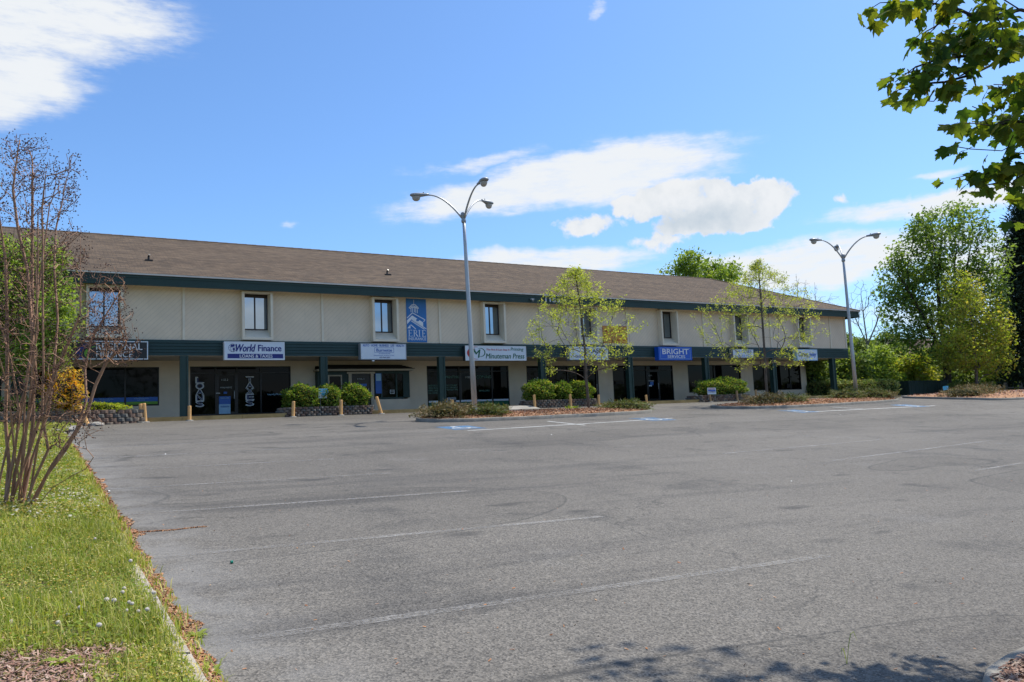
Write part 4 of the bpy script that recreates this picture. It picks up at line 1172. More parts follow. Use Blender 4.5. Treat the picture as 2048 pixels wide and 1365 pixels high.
def lamp(label, base, top, phis, rise=0.9, reach=1.35, pad=True):
    bx_, by_, bz_ = base
    t = thing('street_lamp', label, 'street lamp', base, 'tall lamps of the parking lot')
    tilt = np.array(top, float) - np.array(base, float)
    pts = [np.array(base) + tilt * s for s in (0, .3, .6, .85, 1.0)]
    MB().tube(pts, [.115, .10, .085, .072, .066], 16).build('pole', M['steel'], t, True)
    mb = MB(); lathe(mb, base, [(.20, -.02), (.20, .03), (.15, .05), (.125, .16), (.118, .20)]); mb.build('base_plate', M['steel'], t)
    for k in range(4):
        a = k * pi / 2 + .4
        MB().tube([(bx_ + .165 * cos(a), by_ + .165 * sin(a), bz_ + .03), (bx_ + .165 * cos(a), by_ + .165 * sin(a), bz_ + .10)], .02, 6).build('bolt', M['signgrey'], t)
    if pad:
        MB().prism([(bx_ + x, by_ + y) for x, y in ((-.75, -.55), (1.0, -.55), (1.0, .5), (-.75, .5))], bz_ - .35, bz_ - .02).build('footing', M['concrete'], t)
    T = np.array(top, float)
    mb = MB(); lathe(mb, T - (0, 0, .32), [(.075, 0), (.10, .03), (.10, .12), (.085, .16), (.085, .22), (.11, .25), (.11, .40), (.08, .44), (.02, .46)], 14)
    mb.build('pole_cap', M['lamphead'], t, True)
    # handhole cover
    MB().tube([pts[0] + (.02, -.10, 2.55), pts[0] + (.02, -.135, 2.55)], .035, 8).build('cover', M['signgrey'], t)
    r2 = np.array([cos(radians(YAW)), -sin(radians(YAW)), 0]); w2 = np.array([sin(radians(YAW)), cos(radians(YAW)), 0])
    for ph in phis:
        d = r2 * cos(radians(ph)) + w2 * sin(radians(ph))
        A = []
        for s in np.linspace(0, 1, 12):
            # leaves the pole steeply, bends over to level
            h = rise * (1 - (1 - s) ** 2.0) if s < 1 else rise
            A.append(T + (0, 0, -.12) + d * (.06 + reach * s ** 1.0) + np.array([0, 0, (rise + .12) * (1 - (1 - s) ** 1.9)]))
        arm = MB().tube(A, np.linspace(.042, .028, 12), 10).build('arm', M['steel'], t, True)
        E = A[-1]; up = np.array([0, 0, 1.0]); sd = np.cross(d, up)
        # cobra head: sections along d
        sec = [(0, .045, .05, .045), (.12, .06, .055, .055), (.28, .10, .075, .075), (.46, .155, .09, .10), (.62, .165, .085, .085), (.73, .13, .065, .05), (.78, .06, .03, .02)]
        mb = MB(); vs, fs = [], []; n = 14
        for s, w, hu, hd in sec:
            c = E + d * (s - .03) + up * 0.02
            for k in range(n):
                a = 2 * pi * k / n
                vs.append(c + sd * w * cos(a) + up * (hu if sin(a) > 0 else hd) * sin(a))
        for i in range(len(sec) - 1):
            for k in range(n):
                a, b = i * n + k, i * n + (k + 1) % n
                fs.append((a, b, b + n, a + n))
        fs += [tuple(range(n - 1, -1, -1)), tuple(range((len(sec) - 1) * n, len(sec) * n))]
        mb.add(vs, fs)
        head = mb.build('lamp_head', M['lamphead'], t, True)
        c = E + d * .50 - up * .055
        mb = MB(); vs, fs = [], []
        prof = [(1.0, 0.0), (.97, -.05), (.8, -.12), (.5, -.165), (.15, -.18)]
        for r, z in prof:
            for k in range(n):
                a = 2 * pi * k / n
                vs.append(c + d * .175 * r * cos(a) + sd * .135 * r * sin(a) + up * z)
        for i in range(len(prof) - 1):
            for k in range(n):
                a, b = i * n + k, i * n + (k + 1) % n
                fs.append((a, a + n, b + n, b))
        fs.append(tuple(range((len(prof) - 1) * n, len(prof) * n))[::-1])
        mb.add(vs, fs); mb.build('lamp_glass', M['lens'], head, True)
        MB().tube([E + d * .2 + up * .07, E + d * .2 + up * .13], .025, 8).build('photocell', M['signgrey'], head)
    return t
b1 = at_y(950, 826, 28.4)
lamp('tall steel parking lot lamp with three heads nearest to the camera', b1, at_y(927, 431, 28.35), (181, -61, 58))
b2 = at_y(1713, 793, 28.9)
lamp('tall steel lamp with three heads standing before the right end of the building', b2, at_y(1686, 513, 28.85), (-163, -43, 77), pad=False)

# timber bollards along the walkway
BOL = [(283, 808, 838, 281, 'left of a close pair beside the block wall'), (291, 807, 838, 288, 'right of a close pair beside the block wall'),
       (379, 812, 839, 379, 'before the LOANS window'), (586, 803, 832, 587, 'before the left end of the first block planter'),
       (682, 800, 830, 682, 'before the right end of the first block planter'), (763, 794, 826, 753, 'leaning left before the mansard shop'),
       (904, 800, 824, 904, 'behind the junipers at the print shop'), (1070, 790, 816, 1068, 'before the left end of the second planter'),
       (1142, 789, 813, 1140, 'before the right end of the second planter'), (1198, 790, 810, 1197, 'right of the nearer small tree trunk'),
       (1294, 793, 809, 1292, 'before the glass door left of the blue sign'), (1421, 780, 803, 1418, 'beside the small yard sign'),
       (1475, 782, 803, 1473, 'before the right end of the third planter'), (1513, 780, 799, 1511, 'left of the farther small tree trunk')]
for k, (pb, yt, yb2, pt, ds) in enumerate(BOL):
    Y = 35.12
    B = at_y(pb, yb2, Y); T = at_y(pt, yt, Y)
    z0 = float(Hc(B[0], Y)) - .02
    t = thing('bollard', 'tan timber bollard ' + ds, 'bollard', (B[0], Y, z0), 'timber bollards along the walkway')
    top = np.array([T[0], Y, max(T[2], z0 + .55)]); bot = np.array([B[0], Y, z0])
    r = .072 if k < 7 else .068
    m = M['post'] if k < 11 else M['oldpost']
    dv = (top - bot); 
    MB().tube([bot, bot + dv * .97, top], [r, r * .98, r * .82], 10).build('post', m, t, False)
    mb = MB(); lathe(mb, (B[0], Y, z0), [(.17, .0), (.15, .045), (.10, .055)], 9); mb.build('collar', M['concrete'], t)
# the steeply leaning one by the block wall
B, T = at_y(176, 851, 33.9), at_y(157, 812, 33.9)
t = thing('bollard', 'tan timber bollard tilted steeply left at the curved block wall', 'bollard', tuple(B), 'timber bollards along the walkway')
MB().tube([B - (0, 0, .05), B * .1 + T * .9, T], [.10, .095, .08], 10).build('post', M['post'], t)
mb = MB(); lathe(mb, B + (.25, 0, -.08), [(.30, 0), (.27, .14), (.12, .2)], 9); mb.build('collar', M['concrete'], t)

# ---- planters of split-faced blocks
def block_mesh(w, h, d, seed):
    g = np.random.default_rng(seed)
    xs_ = [-.5, -.32, 0, .32, .5]; prot = [0, .22, .34 + .1 * g.random(), .22, 0]
    vs = []
    for z in (0, .18, .82, 1.0):
        for x, p in zip(xs_, prot):
            k = 1 if 0 < z < 1 else .72
            vs.append(((x + g.normal(0, .012)) * w * .97, -p * d * k - .5 * d * .3 + g.normal(0, .006), (z * .95 + .02) * h))
    for z in (0, 1.0):
        for x in (-.5, .5): vs.append((x * w * .97, d * .5, (z * .95 + .02) * h))
    fs = []
    for r in range(3):
        for c in range(4):
            a = r * 5 + c; fs.append((a, a + 1, a + 6, a + 5))
    b = 20
    fs += [(b, b + 1, 4, 3, 2, 1, 0), (b + 2, 15, 16, 17, 18, 19, b + 3), (b, 0, 5, 10, 15, b + 2), (b + 1, b + 3, 19, 14, 9, 4), (b, b + 2, b + 3, b + 1)]
    me = bpy.data.meshes.new('block'); me.from_pydata(vs, [], fs); me.update()
    me.polygons.foreach_set('use_smooth', [False] * len(fs))
    return me
BLK = []
for k in range(6):
    me = block_mesh(.30, .15, .24, k); me.materials.append(M[('block_a', 'block_b', 'block_c')[k % 3]]); BLK.append(me)
def block_wall(name, label, path, courses, zbase, bw=.30, bh=.15, batter=.02, fill=None):
    """path: polyline (x,y) of the outer face, outside on the right-hand side when walking it"""
    path = np.array(path, float)
    t = thing(name, label, 'planter' if 'planter' in name else 'wall', (path[:, 0].mean(), path[:, 1].mean(), zbase), 'block planters along the building')
    seg = np.linalg.norm(np.diff(path, axis=0), axis=1); cum = np.concatenate([[0], np.cumsum(seg)]); L = cum[-1]
    o0 = _org(t)
    for c in range(courses):
        s = bw / 2 + (bw / 2 if c % 2 else 0)
        while s < L - bw * .3:
            x, y = np.interp(s, cum, path[:, 0]), np.interp(s, cum, path[:, 1])
            x2, y2 = np.interp(min(s + .05, L), cum, path[:, 0]), np.interp(min(s + .05, L), cum, path[:, 1])
            x1, y1 = np.interp(s - .05, cum, path[:, 0]), np.interp(s - .05, cum, path[:, 1])
            a = atan2(y2 - y1, x2 - x1)
            inn = np.array([-sin(a), cos(a)]) * batter * c
            o = bpy.data.objects.new('block', BLK[random.randrange(6)])
            COL.objects.link(o); o.parent = t
            o.location = (x + inn[0] - o0[0] + random.gauss(0, .006), y + inn[1] - o0[1], zbase + c * bh - o0[2])
            o.rotation_euler = (0, 0, a + random.gauss(0, .03))
            o.scale = (bw / .30, 1, bh / .15)
            s += bw
    if fill:
        MB().prism(fill, zbase + .02, zbase + courses * bh - .05).build('soil', M['soil'], t)
    return t
zl = 2.10
PLN = [(9.55, 13.75, 'long block planter with three green shrubs between the LOANS & TAXES shop and the mansard shop'),
       (22.3, 26.75, 'dark block planter with trimmed shrubs behind the nearer small tree'),
       (34.2, 38.75, 'low brown block planter with one long shrub right of the blue shop sign')]
for x0, x1, lb in PLN:
    p = [(x0, 36.4), (x0, 35.55), (x0 + .25, 35.3), (x1 - .25, 35.3), (x1, 35.55), (x1, 36.4)]
    block_wall('planter', lb, p, 4, zl, .24, .105, fill=[(x0 + .12, 35.5), (x0 + .3, 35.42), (x1 - .3, 35.42), (x1 - .12, 35.5), (x1 - .12, 36.4), (x0 + .12, 36.4)])
p = [(-7.5, 32.6), (-3.0, 32.7), (-.8, 33.0), (.8, 33.5), (2.2, 34.1), (3.4, 34.75), (3.95, 35.15), (4.02, 35.7), (3.6, 36.2)]
block_wall('retaining_wall', 'curved grey brown block retaining wall at the left end of the walkway', p, 4, 1.97, .33, .16, .03,
           fill=[(-7.5, 32.9), (-3, 33.0), (-.8, 33.3), (.7, 33.8), (2.1, 34.4), (3.2, 34.95), (3.7, 35.3), (3.6, 36.0), (-7.5, 36.0)])
bed_top = 1.97 + 4 * .16 - .05

# yard signs
def yard_sign(label, px0, px1, py0, py1, Y, top, low, tilt=0.0, text=None):
    a, b = at_y(px0, (py0 + py1) / 2, Y), at_y(px1, (py0 + py1) / 2, Y)
    zt_, zb_ = at_y((px0 + px1) / 2, py0, Y)[2], at_y((px0 + px1) / 2, py1, Y)[2]
    t = thing('yard_sign', label, 'yard sign', ((a[0] + b[0]) / 2, Y, zb_))
    s = tilt * (b[0] - a[0])
    MB().plate([(a[0], zb_), (b[0], zb_ + s), (b[0], zt_ + s), (a[0], zt_)], Y, Y + .01).build('board', M[low], t)
    return t, a, b, zt_, zb_
t, a, b, zt_, zb_ = yard_sign('small blue and white yard sign standing among the shrubs of the first planter', 637, 657, 778, 797, 35.5, 'blue', 'white', 0.03)
MB().plate([(a[0] + .02, zt_ - .02), (a[0] + .02, zt_ - .16), ((a[0] + b[0]) / 2, zt_ - .33), (b[0] - .02, zt_ - .16), (b[0] - .02, zt_ - .01)], 35.485, 35.497).build('blue_shield', M['cyan'], t)
letters('WE ARE', a[0] + .12, b[0] - .12, zt_ - .10, zt_ - .05, 35.48, 'white2', t); letters('HIRING', a[0] + .12, b[0] - .12, zt_ - .19, zt_ - .13, 35.48, 'white2', t)
for x in (a[0] + .08, b[0] - .08): MB().tube([(x, 35.51, zb_ - .3), (x, 35.51, zb_ + .1)], .006, 5).build('wire_leg', M['steel'], t)
t, a, b, zt_, zb_ = yard_sign('small white yard sign with red and blue print beside a timber bollard', 1415, 1432, 776, 789, 35.0, 'white', 'white', 0.0)
letters('NOW', a[0] + .08, b[0] - .08, zt_ - .11, zt_ - .04, 34.99, 'red', t, bold=.03); MB().box(a[0] + .05, b[0] - .05, 34.988, 34.996, zt_ - .20, zt_ - .13).build('blue_bar', M['bright'], t)
letters('OPEN', a[0] + .08, b[0] - .08, zt_ - .28, zt_ - .22, 34.99, 'navy', t, bold=.03)
for x in (a[0] + .08, b[0] - .08): MB().tube([(x, 35.02, zb_ - .35), (x, 35.02, zb_ + .1)], .006, 5).build('wire_leg', M['steel'], t)
t, a, b, zt_, zb_ = yard_sign('small light blue yard sign on the mulch bed before the dark enclosure', 1886, 1897, 773, 781, 29.2, 'cyan', 'cyan', 0.05)
for x in (a[0] + .05, b[0] - .05): MB().tube([(x, 29.22, zb_ - .45), (x, 29.22, zb_ + .1)], .008, 5).build('wire_leg', M['steel'], t)

# dumpster enclosure of vertical dark green boards, each board its own piece
e = thing('board_enclosure', 'dark green board enclosure behind the mulch bed under the trees', 'enclosure', (52, 33.6, 1.85))
ez0 = 1.80
C0 = np.array(at(1788, 797, 59.8)); C1 = np.array(at(1820, 797, 57.8)); C2 = np.array(at(1900, 797, 61.5))
for (A_, B_) in ((C0, C1), (C1, C2)):
    A2, B2 = A_[:2], B_[:2]; L = np.linalg.norm(B2 - A2); d = (B2 - A2) / L; n_ = int(L / .30); w = L / n_; nn = np.array([d[1], -d[0]])
    for k in range(n_):
        p, q_ = A2 + d * (k * w + .008), A2 + d * ((k + 1) * w - .008)
        o = .006 * (k % 2)
        MB().prism([tuple(p + nn * o), tuple(q_ + nn * o), tuple(q_ - nn * .03), tuple(p - nn * .03)], ez0 - .1, ez0 + 1.32 + .01 * sin(k * 3)).build('board', M['enclosure'], e)
    for z in (.25, 1.1):
        p, q_ = A2 - nn * .032, B2 - nn * .032
        MB().prism([tuple(p), tuple(q_), tuple(q_ - nn * .05), tuple(p - nn * .05)], ez0 + z, ez0 + z + .1).build('rail', M['enclosure'], e)

# rail fence at the far right
fn = thing('rail_fence', 'weathered wooden post and rail fence at the far right under the dark conifer', 'fence', (56, 31, 1.9))
for px in (1988, 2014, 2044, 2078):
    B = at(px, 798, 66 - (px - 1988) * .03); MB().box(B[0] - .1, B[0] + .1, B[1] - .1, B[1] + .1, 1.5, at(px, 766, 66)[2]).build('post', M['bark_pale'], fn)
P0, P1 = at(1975, 776, 66.3), at(2100, 776, 63)
for dz in (0, -.45): MB().tube([P0 + (0, 0, dz), P1 + (0, 0, dz)], .06, 6).build('rail', M['bark_pale'], fn)

# houses behind the trees at the right
def house(label, c, w, dep, h, rh, rz, wins):
    t = thing('house', label, 'house', c, 'houses far behind the lot'); R_ = Matrix.Rotation(rz, 4, 'Z')
    def P(x, y, z): v = R_ @ Vector((x, y, z)); return (v.x + c[0], v.y + c[1], v.z + c[2])
    def bx2(x0, x1, y0, y1, z0, z1):
        return MB().add([P(x0, y0, z0), P(x1, y0, z0), P(x1, y1, z0), P(x0, y1, z0), P(x0, y0, z1), P(x1, y0, z1), P(x1, y1, z1), P(x0, y1, z1)], [(0, 3, 2, 1), (4, 5, 6, 7), (0, 1, 5, 4), (1, 2, 6, 5), (2, 3, 7, 6), (3, 0, 4, 7)])
    wl = bx2(-w / 2, w / 2, 0, dep, 0, h)
    wl.add([P(-w / 2, 0, h), P(-w / 2, dep, h), P(-w / 2, dep / 2, h + rh * .96)], [(0, 2, 1)]); wl.add([P(w / 2, 0, h), P(w / 2, dep, h), P(w / 2, dep / 2, h + rh * .96)], [(0, 1, 2)])
    wl.build('wall', M['housewall'], t)
    e_ = .6
    r = MB().add([P(-w / 2 - e_, -e_, h - .2), P(w / 2 + e_, -e_, h - .2), P(w / 2 + e_, dep / 2, h + rh), P(-w / 2 - e_, dep / 2, h + rh), P(w / 2 + e_, dep + e_, h - .2), P(-w / 2 - e_, dep + e_, h - .2)], [(0, 1, 2, 3), (3, 2, 4, 5)])
    r.build('roof', M['brownroof'], t)
    for x, z, ww, wh in wins:
        f = bx2(x - ww / 2 - .12, x + ww / 2 + .12, -.08, -.02, z - .12, z + wh + .12).build('window', M['trim'], t)
        bx2(x - ww / 2, x - .03, -.12, -.085, z, z + wh).build('pane', M['housewin'], f); bx2(x + .03, x + ww / 2, -.12, -.085, z, z + wh).build('pane', M['housewin'], f)
c = at(1790, 770, 118)
house('tan house with brown roof seen between bare branches behind the lamp', (c[0], c[1], 1.8), 16, 9, 5.8, 3.6, radians(-28), [(-5.5, 3.6, 1.6, 1.4), (-1.5, 3.6, 1.4, 1.4), (4.5, 3.6, 2.2, 1.5), (-5.5, .9, 1.6, 1.5), (4.5, .9, 2.0, 1.5)])
c = at(1885, 770, 105)
house('tan house with brown roof mostly hidden behind the big green tree', (c[0], c[1], 1.8), 14, 9, 4.6, 3.2, radians(-40), [(-4, 2.6, 2.0, 1.6), (0, 2.6, 1.4, 1.6), (4, 2.6, 1.8, 1.6)])

# ================================================================== PLANTS
def bez(p0, p1, p2, n):
    t = np.linspace(0, 1, n + 1)[1:, None]
    return (1 - t) ** 2 * p0 + 2 * t * (1 - t) * p1 + t ** 2 * p2
def skeleton(stems, pts, w=0.45, step=0.25, lift=0.35, g=None):
    """grow branches from the stem polylines to every attractor point"""
    nodes, par, plen = [], [], []
    fixed = []
    for st in stems:
        prev = -1; st = [np.array(p, float) for p in st]
        for k in range(len(st)):
            if k == 0:
                if isinstance(st, list) and len(nodes) and np.linalg.norm(np.array(nodes) - st[0], axis=1).min() < .02:
                    prev = int(np.linalg.norm(np.array(nodes) - st[0], axis=1).argmin()); continue
                nodes.append(st[0]); par.append(-1); plen.append(0.0); prev = len(nodes) - 1; continue
            L = np.linalg.norm(st[k] - st[k - 1]); m = max(1, int(L / step))
            for q_ in range(1, m + 1):
                p = st[k - 1] + (st[k] - st[k - 1]) * q_ / m
                nodes.append(p); par.append(prev); plen.append(plen[prev] + L / m); prev = len(nodes) - 1
    cap = len(nodes) + len(pts) * 14 + 10
    N = np.zeros((cap, 3)); N[:len(nodes)] = nodes; PL = np.zeros(cap); PL[:len(plen)] = plen
    n = len(nodes); S = N[:n].copy()
    d0 = np.array([np.linalg.norm(S - p, axis=1).min() for p in pts])
    low = S[:, 2].min()
    ends = []
    for k in np.argsort(d0):
        p = np.asarray(pts[k], float)
        dv = p - N[:n]; d = np.linalg.norm(dv, axis=1)
        cost = d + w * PL[:n] + np.where(dv[:, 2] < 0, -dv[:, 2] * .5, 0)
        j = int(np.argmin(cost))
        L = d[j]
        if L < 1e-4: continue
        m = min(12, max(1, int(round(L / step))))
        # start along the parent's own direction
        pd = (N[j] - N[par[j]]) if par[j] >= 0 else np.array([0, 0, 1.0])
        pd = pd / (np.linalg.norm(pd) + 1e-9)
        c = N[j] + (pd * .35 + np.array([0, 0, lift])) * L * .5 + (p - N[j]) * .3
        seg = bez(N[j], c, p, m)
        prev = j
        for q_ in seg:
            if n >= cap: break
            N[n] = q_; par.append(prev); PL[n] = PL[prev] + L / m; prev = n; n += 1
        ends.append(prev)
    return N[:n], np.array(par), ends
def branch_mesh(name, N, par, m, parent, rtip=.006, expo=.46, rmax=None, sides=(7, 4, 3), thin=.02, base_flare=1.0, rmin_draw=0.0):
    n = len(N); cnt = np.zeros(n)
    haskid = np.zeros(n, bool); haskid[par[par >= 0]] = True
    cnt[~haskid] = 1
    for k in range(n - 1, -1, -1):
        if par[k] >= 0: cnt[par[k]] += cnt[k]
    R_ = rtip * np.maximum(cnt, 1) ** expo
    if rmax: R_ = np.minimum(R_, rmax)
    # heavy child continues the chain
    best = {}
    for k in range(n):
        p = par[k]
        if p >= 0 and (p not in best or cnt[k] > cnt[best[p]]): best[p] = k
    V, Q, off = [], [], 0
    heads = [k for k in range(n) if par[k] < 0 or best[par[k]] != k]
    for h in heads:
        ch = [h]
        while ch[-1] in best: ch.append(best[ch[-1]])
        if par[h] >= 0: ch = [par[h]] + ch
        if len(ch) < 2: continue
        P = N[ch]; r = R_[ch].copy()
        if par[h] >= 0: r[0] = r[1]
        if r[0] < rmin_draw: continue
        s = sides[0] if r[0] > .06 else sides[1] if r[0] > thin else sides[2]
        T = np.gradient(P, axis=0); T /= np.linalg.norm(T, axis=1)[:, None] + 1e-9
        ref = np.array([.3, .2, .93]) if abs(T[0][2]) < .85 else np.array([1., .1, 0])
        U = np.cross(T, ref); U /= np.linalg.norm(U, axis=1)[:, None] + 1e-9; W = np.cross(T, U)
        a = 2 * pi * np.arange(s) / s
        ring = P[:, None] + r[:, None, None] * (np.cos(a)[None, :, None] * U[:, None] + np.sin(a)[None, :, None] * W[:, None])
        V.append(ring.reshape(-1, 3))
        i, k2 = np.meshgrid(np.arange(len(ch) - 1), np.arange(s), indexing='ij')
        A = off + i * s + k2; B = off + i * s + (k2 + 1) % s
        Q.append(np.stack([A, B, B + s, A + s], -1).reshape(-1, 4)); off += len(ch) * s
    o = np_mesh(name, np.concatenate(V), np.concatenate(Q), m, parent, smooth=True)
    return o, R_, cnt
def leaf_quads(C, g, size, up=.3, asp=.55, droop=0.0, dirs=None, follow=0.0, szvar=.4, fold=0.15):
    """rhombic leaves at the points C"""
    n = len(C)
    a = g.normal(0, 1, (n, 3)); a[:, 2] = a[:, 2] * (1 - up) - droop
    if dirs is not None: a = a * (1 - follow) + dirs * follow * 2
    a /= np.linalg.norm(a, axis=1)[:, None] + 1e-9
    nr = g.normal(0, 1, (n, 3)); nr[:, 2] = np.abs(nr[:, 2]) + up * 2
    s = np.cross(a, nr); s /= np.linalg.norm(s, axis=1)[:, None] + 1e-9
    nn = np.cross(a, s)
    L = (size * (1 + szvar * g.normal(0, 1, n)).clip(.4, 1.8))[:, None]
    V = np.stack([C, C + a * L * .45 + s * L * asp / 2 + nn * L * fold, C + a * L, C + a * L * .45 - s * L * asp / 2 + nn * L * fold], 1)
    return V.reshape(-1, 3)
def envelope(blobs, n, g, shell=.55):
    """random points in a set of ellipsoids (center, (rx,ry,rz)); more towards the surface"""
    vol = np.array([np.prod(r) for c, r in blobs]) ** .8
    k = g.choice(len(blobs), n, p=vol / vol.sum())
    d = g.normal(0, 1, (n, 3)); d /= np.linalg.norm(d, axis=1)[:, None]
    r = g.random(n) ** (1 / 3) * (1 - shell * 0) ; r = shell * (1 - (1 - r) * .5) + (1 - shell) * r
    C = np.array([b[0] for b in blobs])[k]; Rr = np.array([b[1] for b in blobs])[k]
    return C + d * Rr * r[:, None]
def scatter_near(P, per, spread, g):
    k = np.repeat(np.arange(len(P)), per)
    return P[k] + g.normal(0, spread, (len(k), 3)), k
def tree(name, label, cat, stems, pts, bark, leafm, per=10, spread=.18, size=.12, group=None, w=.45, step=.35, lift=.35, rtip=.008, expo=.46, rmax=None,
         up=.3, droop=0., asp=.55, seed=1, mid=.35, crown='crown', fold=.15):
    g = np.random.default_rng(seed)
    base = np.array(stems[0][0], float)
    t = thing(name, label, cat, tuple(base), group)
    N, par, ends = skeleton(stems, pts, w, step, lift, g)
    o, R_, cnt = branch_mesh('trunk', N, par, bark, t, rtip, expo, rmax)
    if leafm is not None:
        E = N[ends]
        thin = np.where((cnt <= 3))[0]
        extra = thin[g.random(len(thin)) < mid]
        P = np.concatenate([E, N[extra]])
        C, _ = scatter_near(P, per, spread, g)
        V = leaf_quads(C, g, size, up, asp, droop, fold=fold)
        np_mesh(crown, V, quads(len(C)), leafm, t)
    return t

LM = {}
LM['spring'] = leaf_mat('spring_leaves', [(0.42, 0.47, 0.10), (0.52, 0.56, 0.14), (0.30, 0.36, 0.06), (0.60, 0.58, 0.20)], 0.45, .5, .8)
LM['maple'] = leaf_mat('mid_green_leaves', [(0.169, 0.260, 0.058), (0.260, 0.364, 0.091), (0.104, 0.176, 0.046), (0.364, 0.455, 0.143)], 0.42, .5, .35)
LM['yellowgreen'] = leaf_mat('yellow_green_leaves', [(0.312, 0.390, 0.058), (0.442, 0.520, 0.078), (0.260, 0.260, 0.065), (0.546, 0.468, 0.130)], 0.45, .5, .5)
LM['conifer'] = leaf_mat('dark_conifer_needles', [(0.028, 0.046, 0.028), (0.045, 0.07, 0.04), (0.018, 0.032, 0.02)], 0.08, .6, .4)
LM['shrub'] = leaf_mat('shrub_leaves', [(0.12, 0.23, 0.03), (0.22, 0.35, 0.055), (0.075, 0.16, 0.022), (0.36, 0.42, 0.08), (0.46, 0.36, 0.10)], 0.35, .4, 1.5)
LM['photinia'] = leaf_mat('bright_leaves', [(0.247, 0.351, 0.065), (0.377, 0.481, 0.104), (0.156, 0.247, 0.046), (0.520, 0.585, 0.169)], 0.38, .4, .8)
LM['wood'] = leaf_mat('wood_leaves', [(0.143, 0.215, 0.052), (0.247, 0.325, 0.078), (0.085, 0.143, 0.039), (0.364, 0.416, 0.117)], 0.38, .5, .25)
LM['hedge'] = leaf_mat('hedge_leaves', [(0.126, 0.210, 0.056), (0.266, 0.350, 0.098), (0.448, 0.392, 0.154), (0.084, 0.140, 0.042)], 0.25, .5, 1.2)
LM['juniper'] = leaf_mat('juniper_needles', [(0.10, 0.155, 0.04), (0.17, 0.22, 0.06), (0.24, 0.17, 0.08), (0.07, 0.11, 0.03)], 0.15, .6, 1.1)
LM['juniper_brown'] = leaf_mat('browned_juniper_needles', [(0.27, 0.17, 0.10), (0.18, 0.19, 0.07), (0.38, 0.26, 0.17), (0.12, 0.12, 0.05), (0.21, 0.12, 0.075)], 0.12, .7, 1.1)
LM['orange'] = leaf_mat('orange_bush_leaves', [(0.80, 0.46, 0.06), (0.70, 0.30, 0.04), (0.82, 0.58, 0.10), (0.40, 0.40, 0.07)], 0.35, .5, 1.5)
LM['ygbed'] = leaf_mat('yellow_green_bed', [(0.38, 0.48, 0.06), (0.50, 0.54, 0.07), (0.26, 0.36, 0.045), (0.60, 0.50, 0.07)], 0.35, .5, 1.5)
LM['myrtle_bud'] = leaf_mat('myrtle_buds', [(0.22, 0.06, 0.04), (0.30, 0.10, 0.05), (0.16, 0.05, 0.03)], 0.2, .5, 1.5)

# ---- the two small trees on the islands
def layered(base, top, r, g, n, px_scale, zlow):
    """whorls of near-level limbs, long low down and short at the top"""
    pts = []
    H_ = top[2] - base[2]
    for k in range(n):
        t_ = g.random() ** .8
        z = zlow + (top[2] - zlow) * t_
        rr = r * (min(1.0, (1 - t_) / .60) ** .8) * min(1.0, .62 + t_) * (.25 + .75 * sqrt(g.random())) * (1.0 + .35 * sin(7 * t_ + 1) * 0)
        a = g.uniform(0, 2 * pi)
        ax = base[:2] + (top[:2] - base[:2]) * (z - base[2]) / H_
        pts.append((ax[0] + rr * cos(a), ax[1] + rr * sin(a), z + .30 * rr * (g.random() - .1) + .1 * g.normal()))
    return np.array(pts)
g = np.random.default_rng(11)
for (bp, tp, jt, Y, rr, lb, sd, npt) in (((1178, 816), (1150, 541), (1170, 700), 28.6, 2.95, 'small open tree with pale spring leaves in front of the clinic sign', 3, 400),
                                    ((1535, 799), (1516, 527), (1530, 720), 28.8, 3.55, 'small open tree with pale spring leaves near the right end of the building', 5, 480)):
    b, tpt, jn = at_y(*bp, Y), at_y(*tp, Y), at_y(*jt, Y)
    b = b - (0, 0, .12)
    stem = [b, b + (jn - b) * .5 + (-.04, .0, 0), jn, jn + (tpt - jn) * .5 + (.08, .05, 0), tpt]
    g = np.random.default_rng(sd)
    P = layered(b, tpt, rr, g, npt, 1, b[2] + 1.7)
    tree('small_tree', lb, 'tree', [stem], P, M['bark'], LM['spring'], per=20, spread=.085, size=.076, w=.25, step=.3, lift=.12, rtip=.0066, expo=.45, rmax=.105,
         up=.45, droop=.35, seed=sd, mid=.2, group='small spring trees on the islands')
# ---- big tree at the right: trunk, limbs and a crown of separate masses
dep = 63.0
def blobs(lst, dep, fl=.9):
    out = []
    for px, py, r, ry in lst:
        c = at(px, py, dep + random.uniform(-1.5, 1.5)); out.append((c, (r * dep / F_PX, r * dep / F_PX * fl, ry * dep / F_PX)))
    return out
g = np.random.default_rng(21)
B = blobs([(1880, 470, 62, 52), (1935, 450, 48, 42), (1985, 520, 40, 60), (1830, 520, 58, 52), (1790, 560, 42, 42), (1870, 580, 85, 65), (1950, 590, 68, 75), (1810, 640, 52, 50), (1880, 680, 70, 55), (1770, 600, 24, 25), (1905, 420, 20, 16), (1840, 470, 30, 22), (1965, 680, 50, 50)], dep)
P = envelope(B, 1500, g)
base = at(1896, 795, dep); base[2] = 1.8
st = [[base, at(1893, 720, dep), at(1880, 640, dep), at(1875, 560, dep), at(1885, 460, dep)], [at(1893, 720, dep), at(1850, 640, dep), at(1810, 570, dep), at(1790, 540, dep)],
      [at(1880, 640, dep), at(1930, 560, dep), at(1945, 470, dep)], [at(1893, 720, dep), at(1940, 640, dep), at(1980, 560, dep)]]
tree('broadleaf_tree', 'tall full green broadleaf tree rising above all others at the right', 'tree', st, P, M['bark_dark'], LM['maple'], per=12, spread=.30, size=.26, w=.35, step=.8, lift=.3, rtip=.012, expo=.5, rmax=.40, seed=22, up=.25, droop=.2, mid=.1)
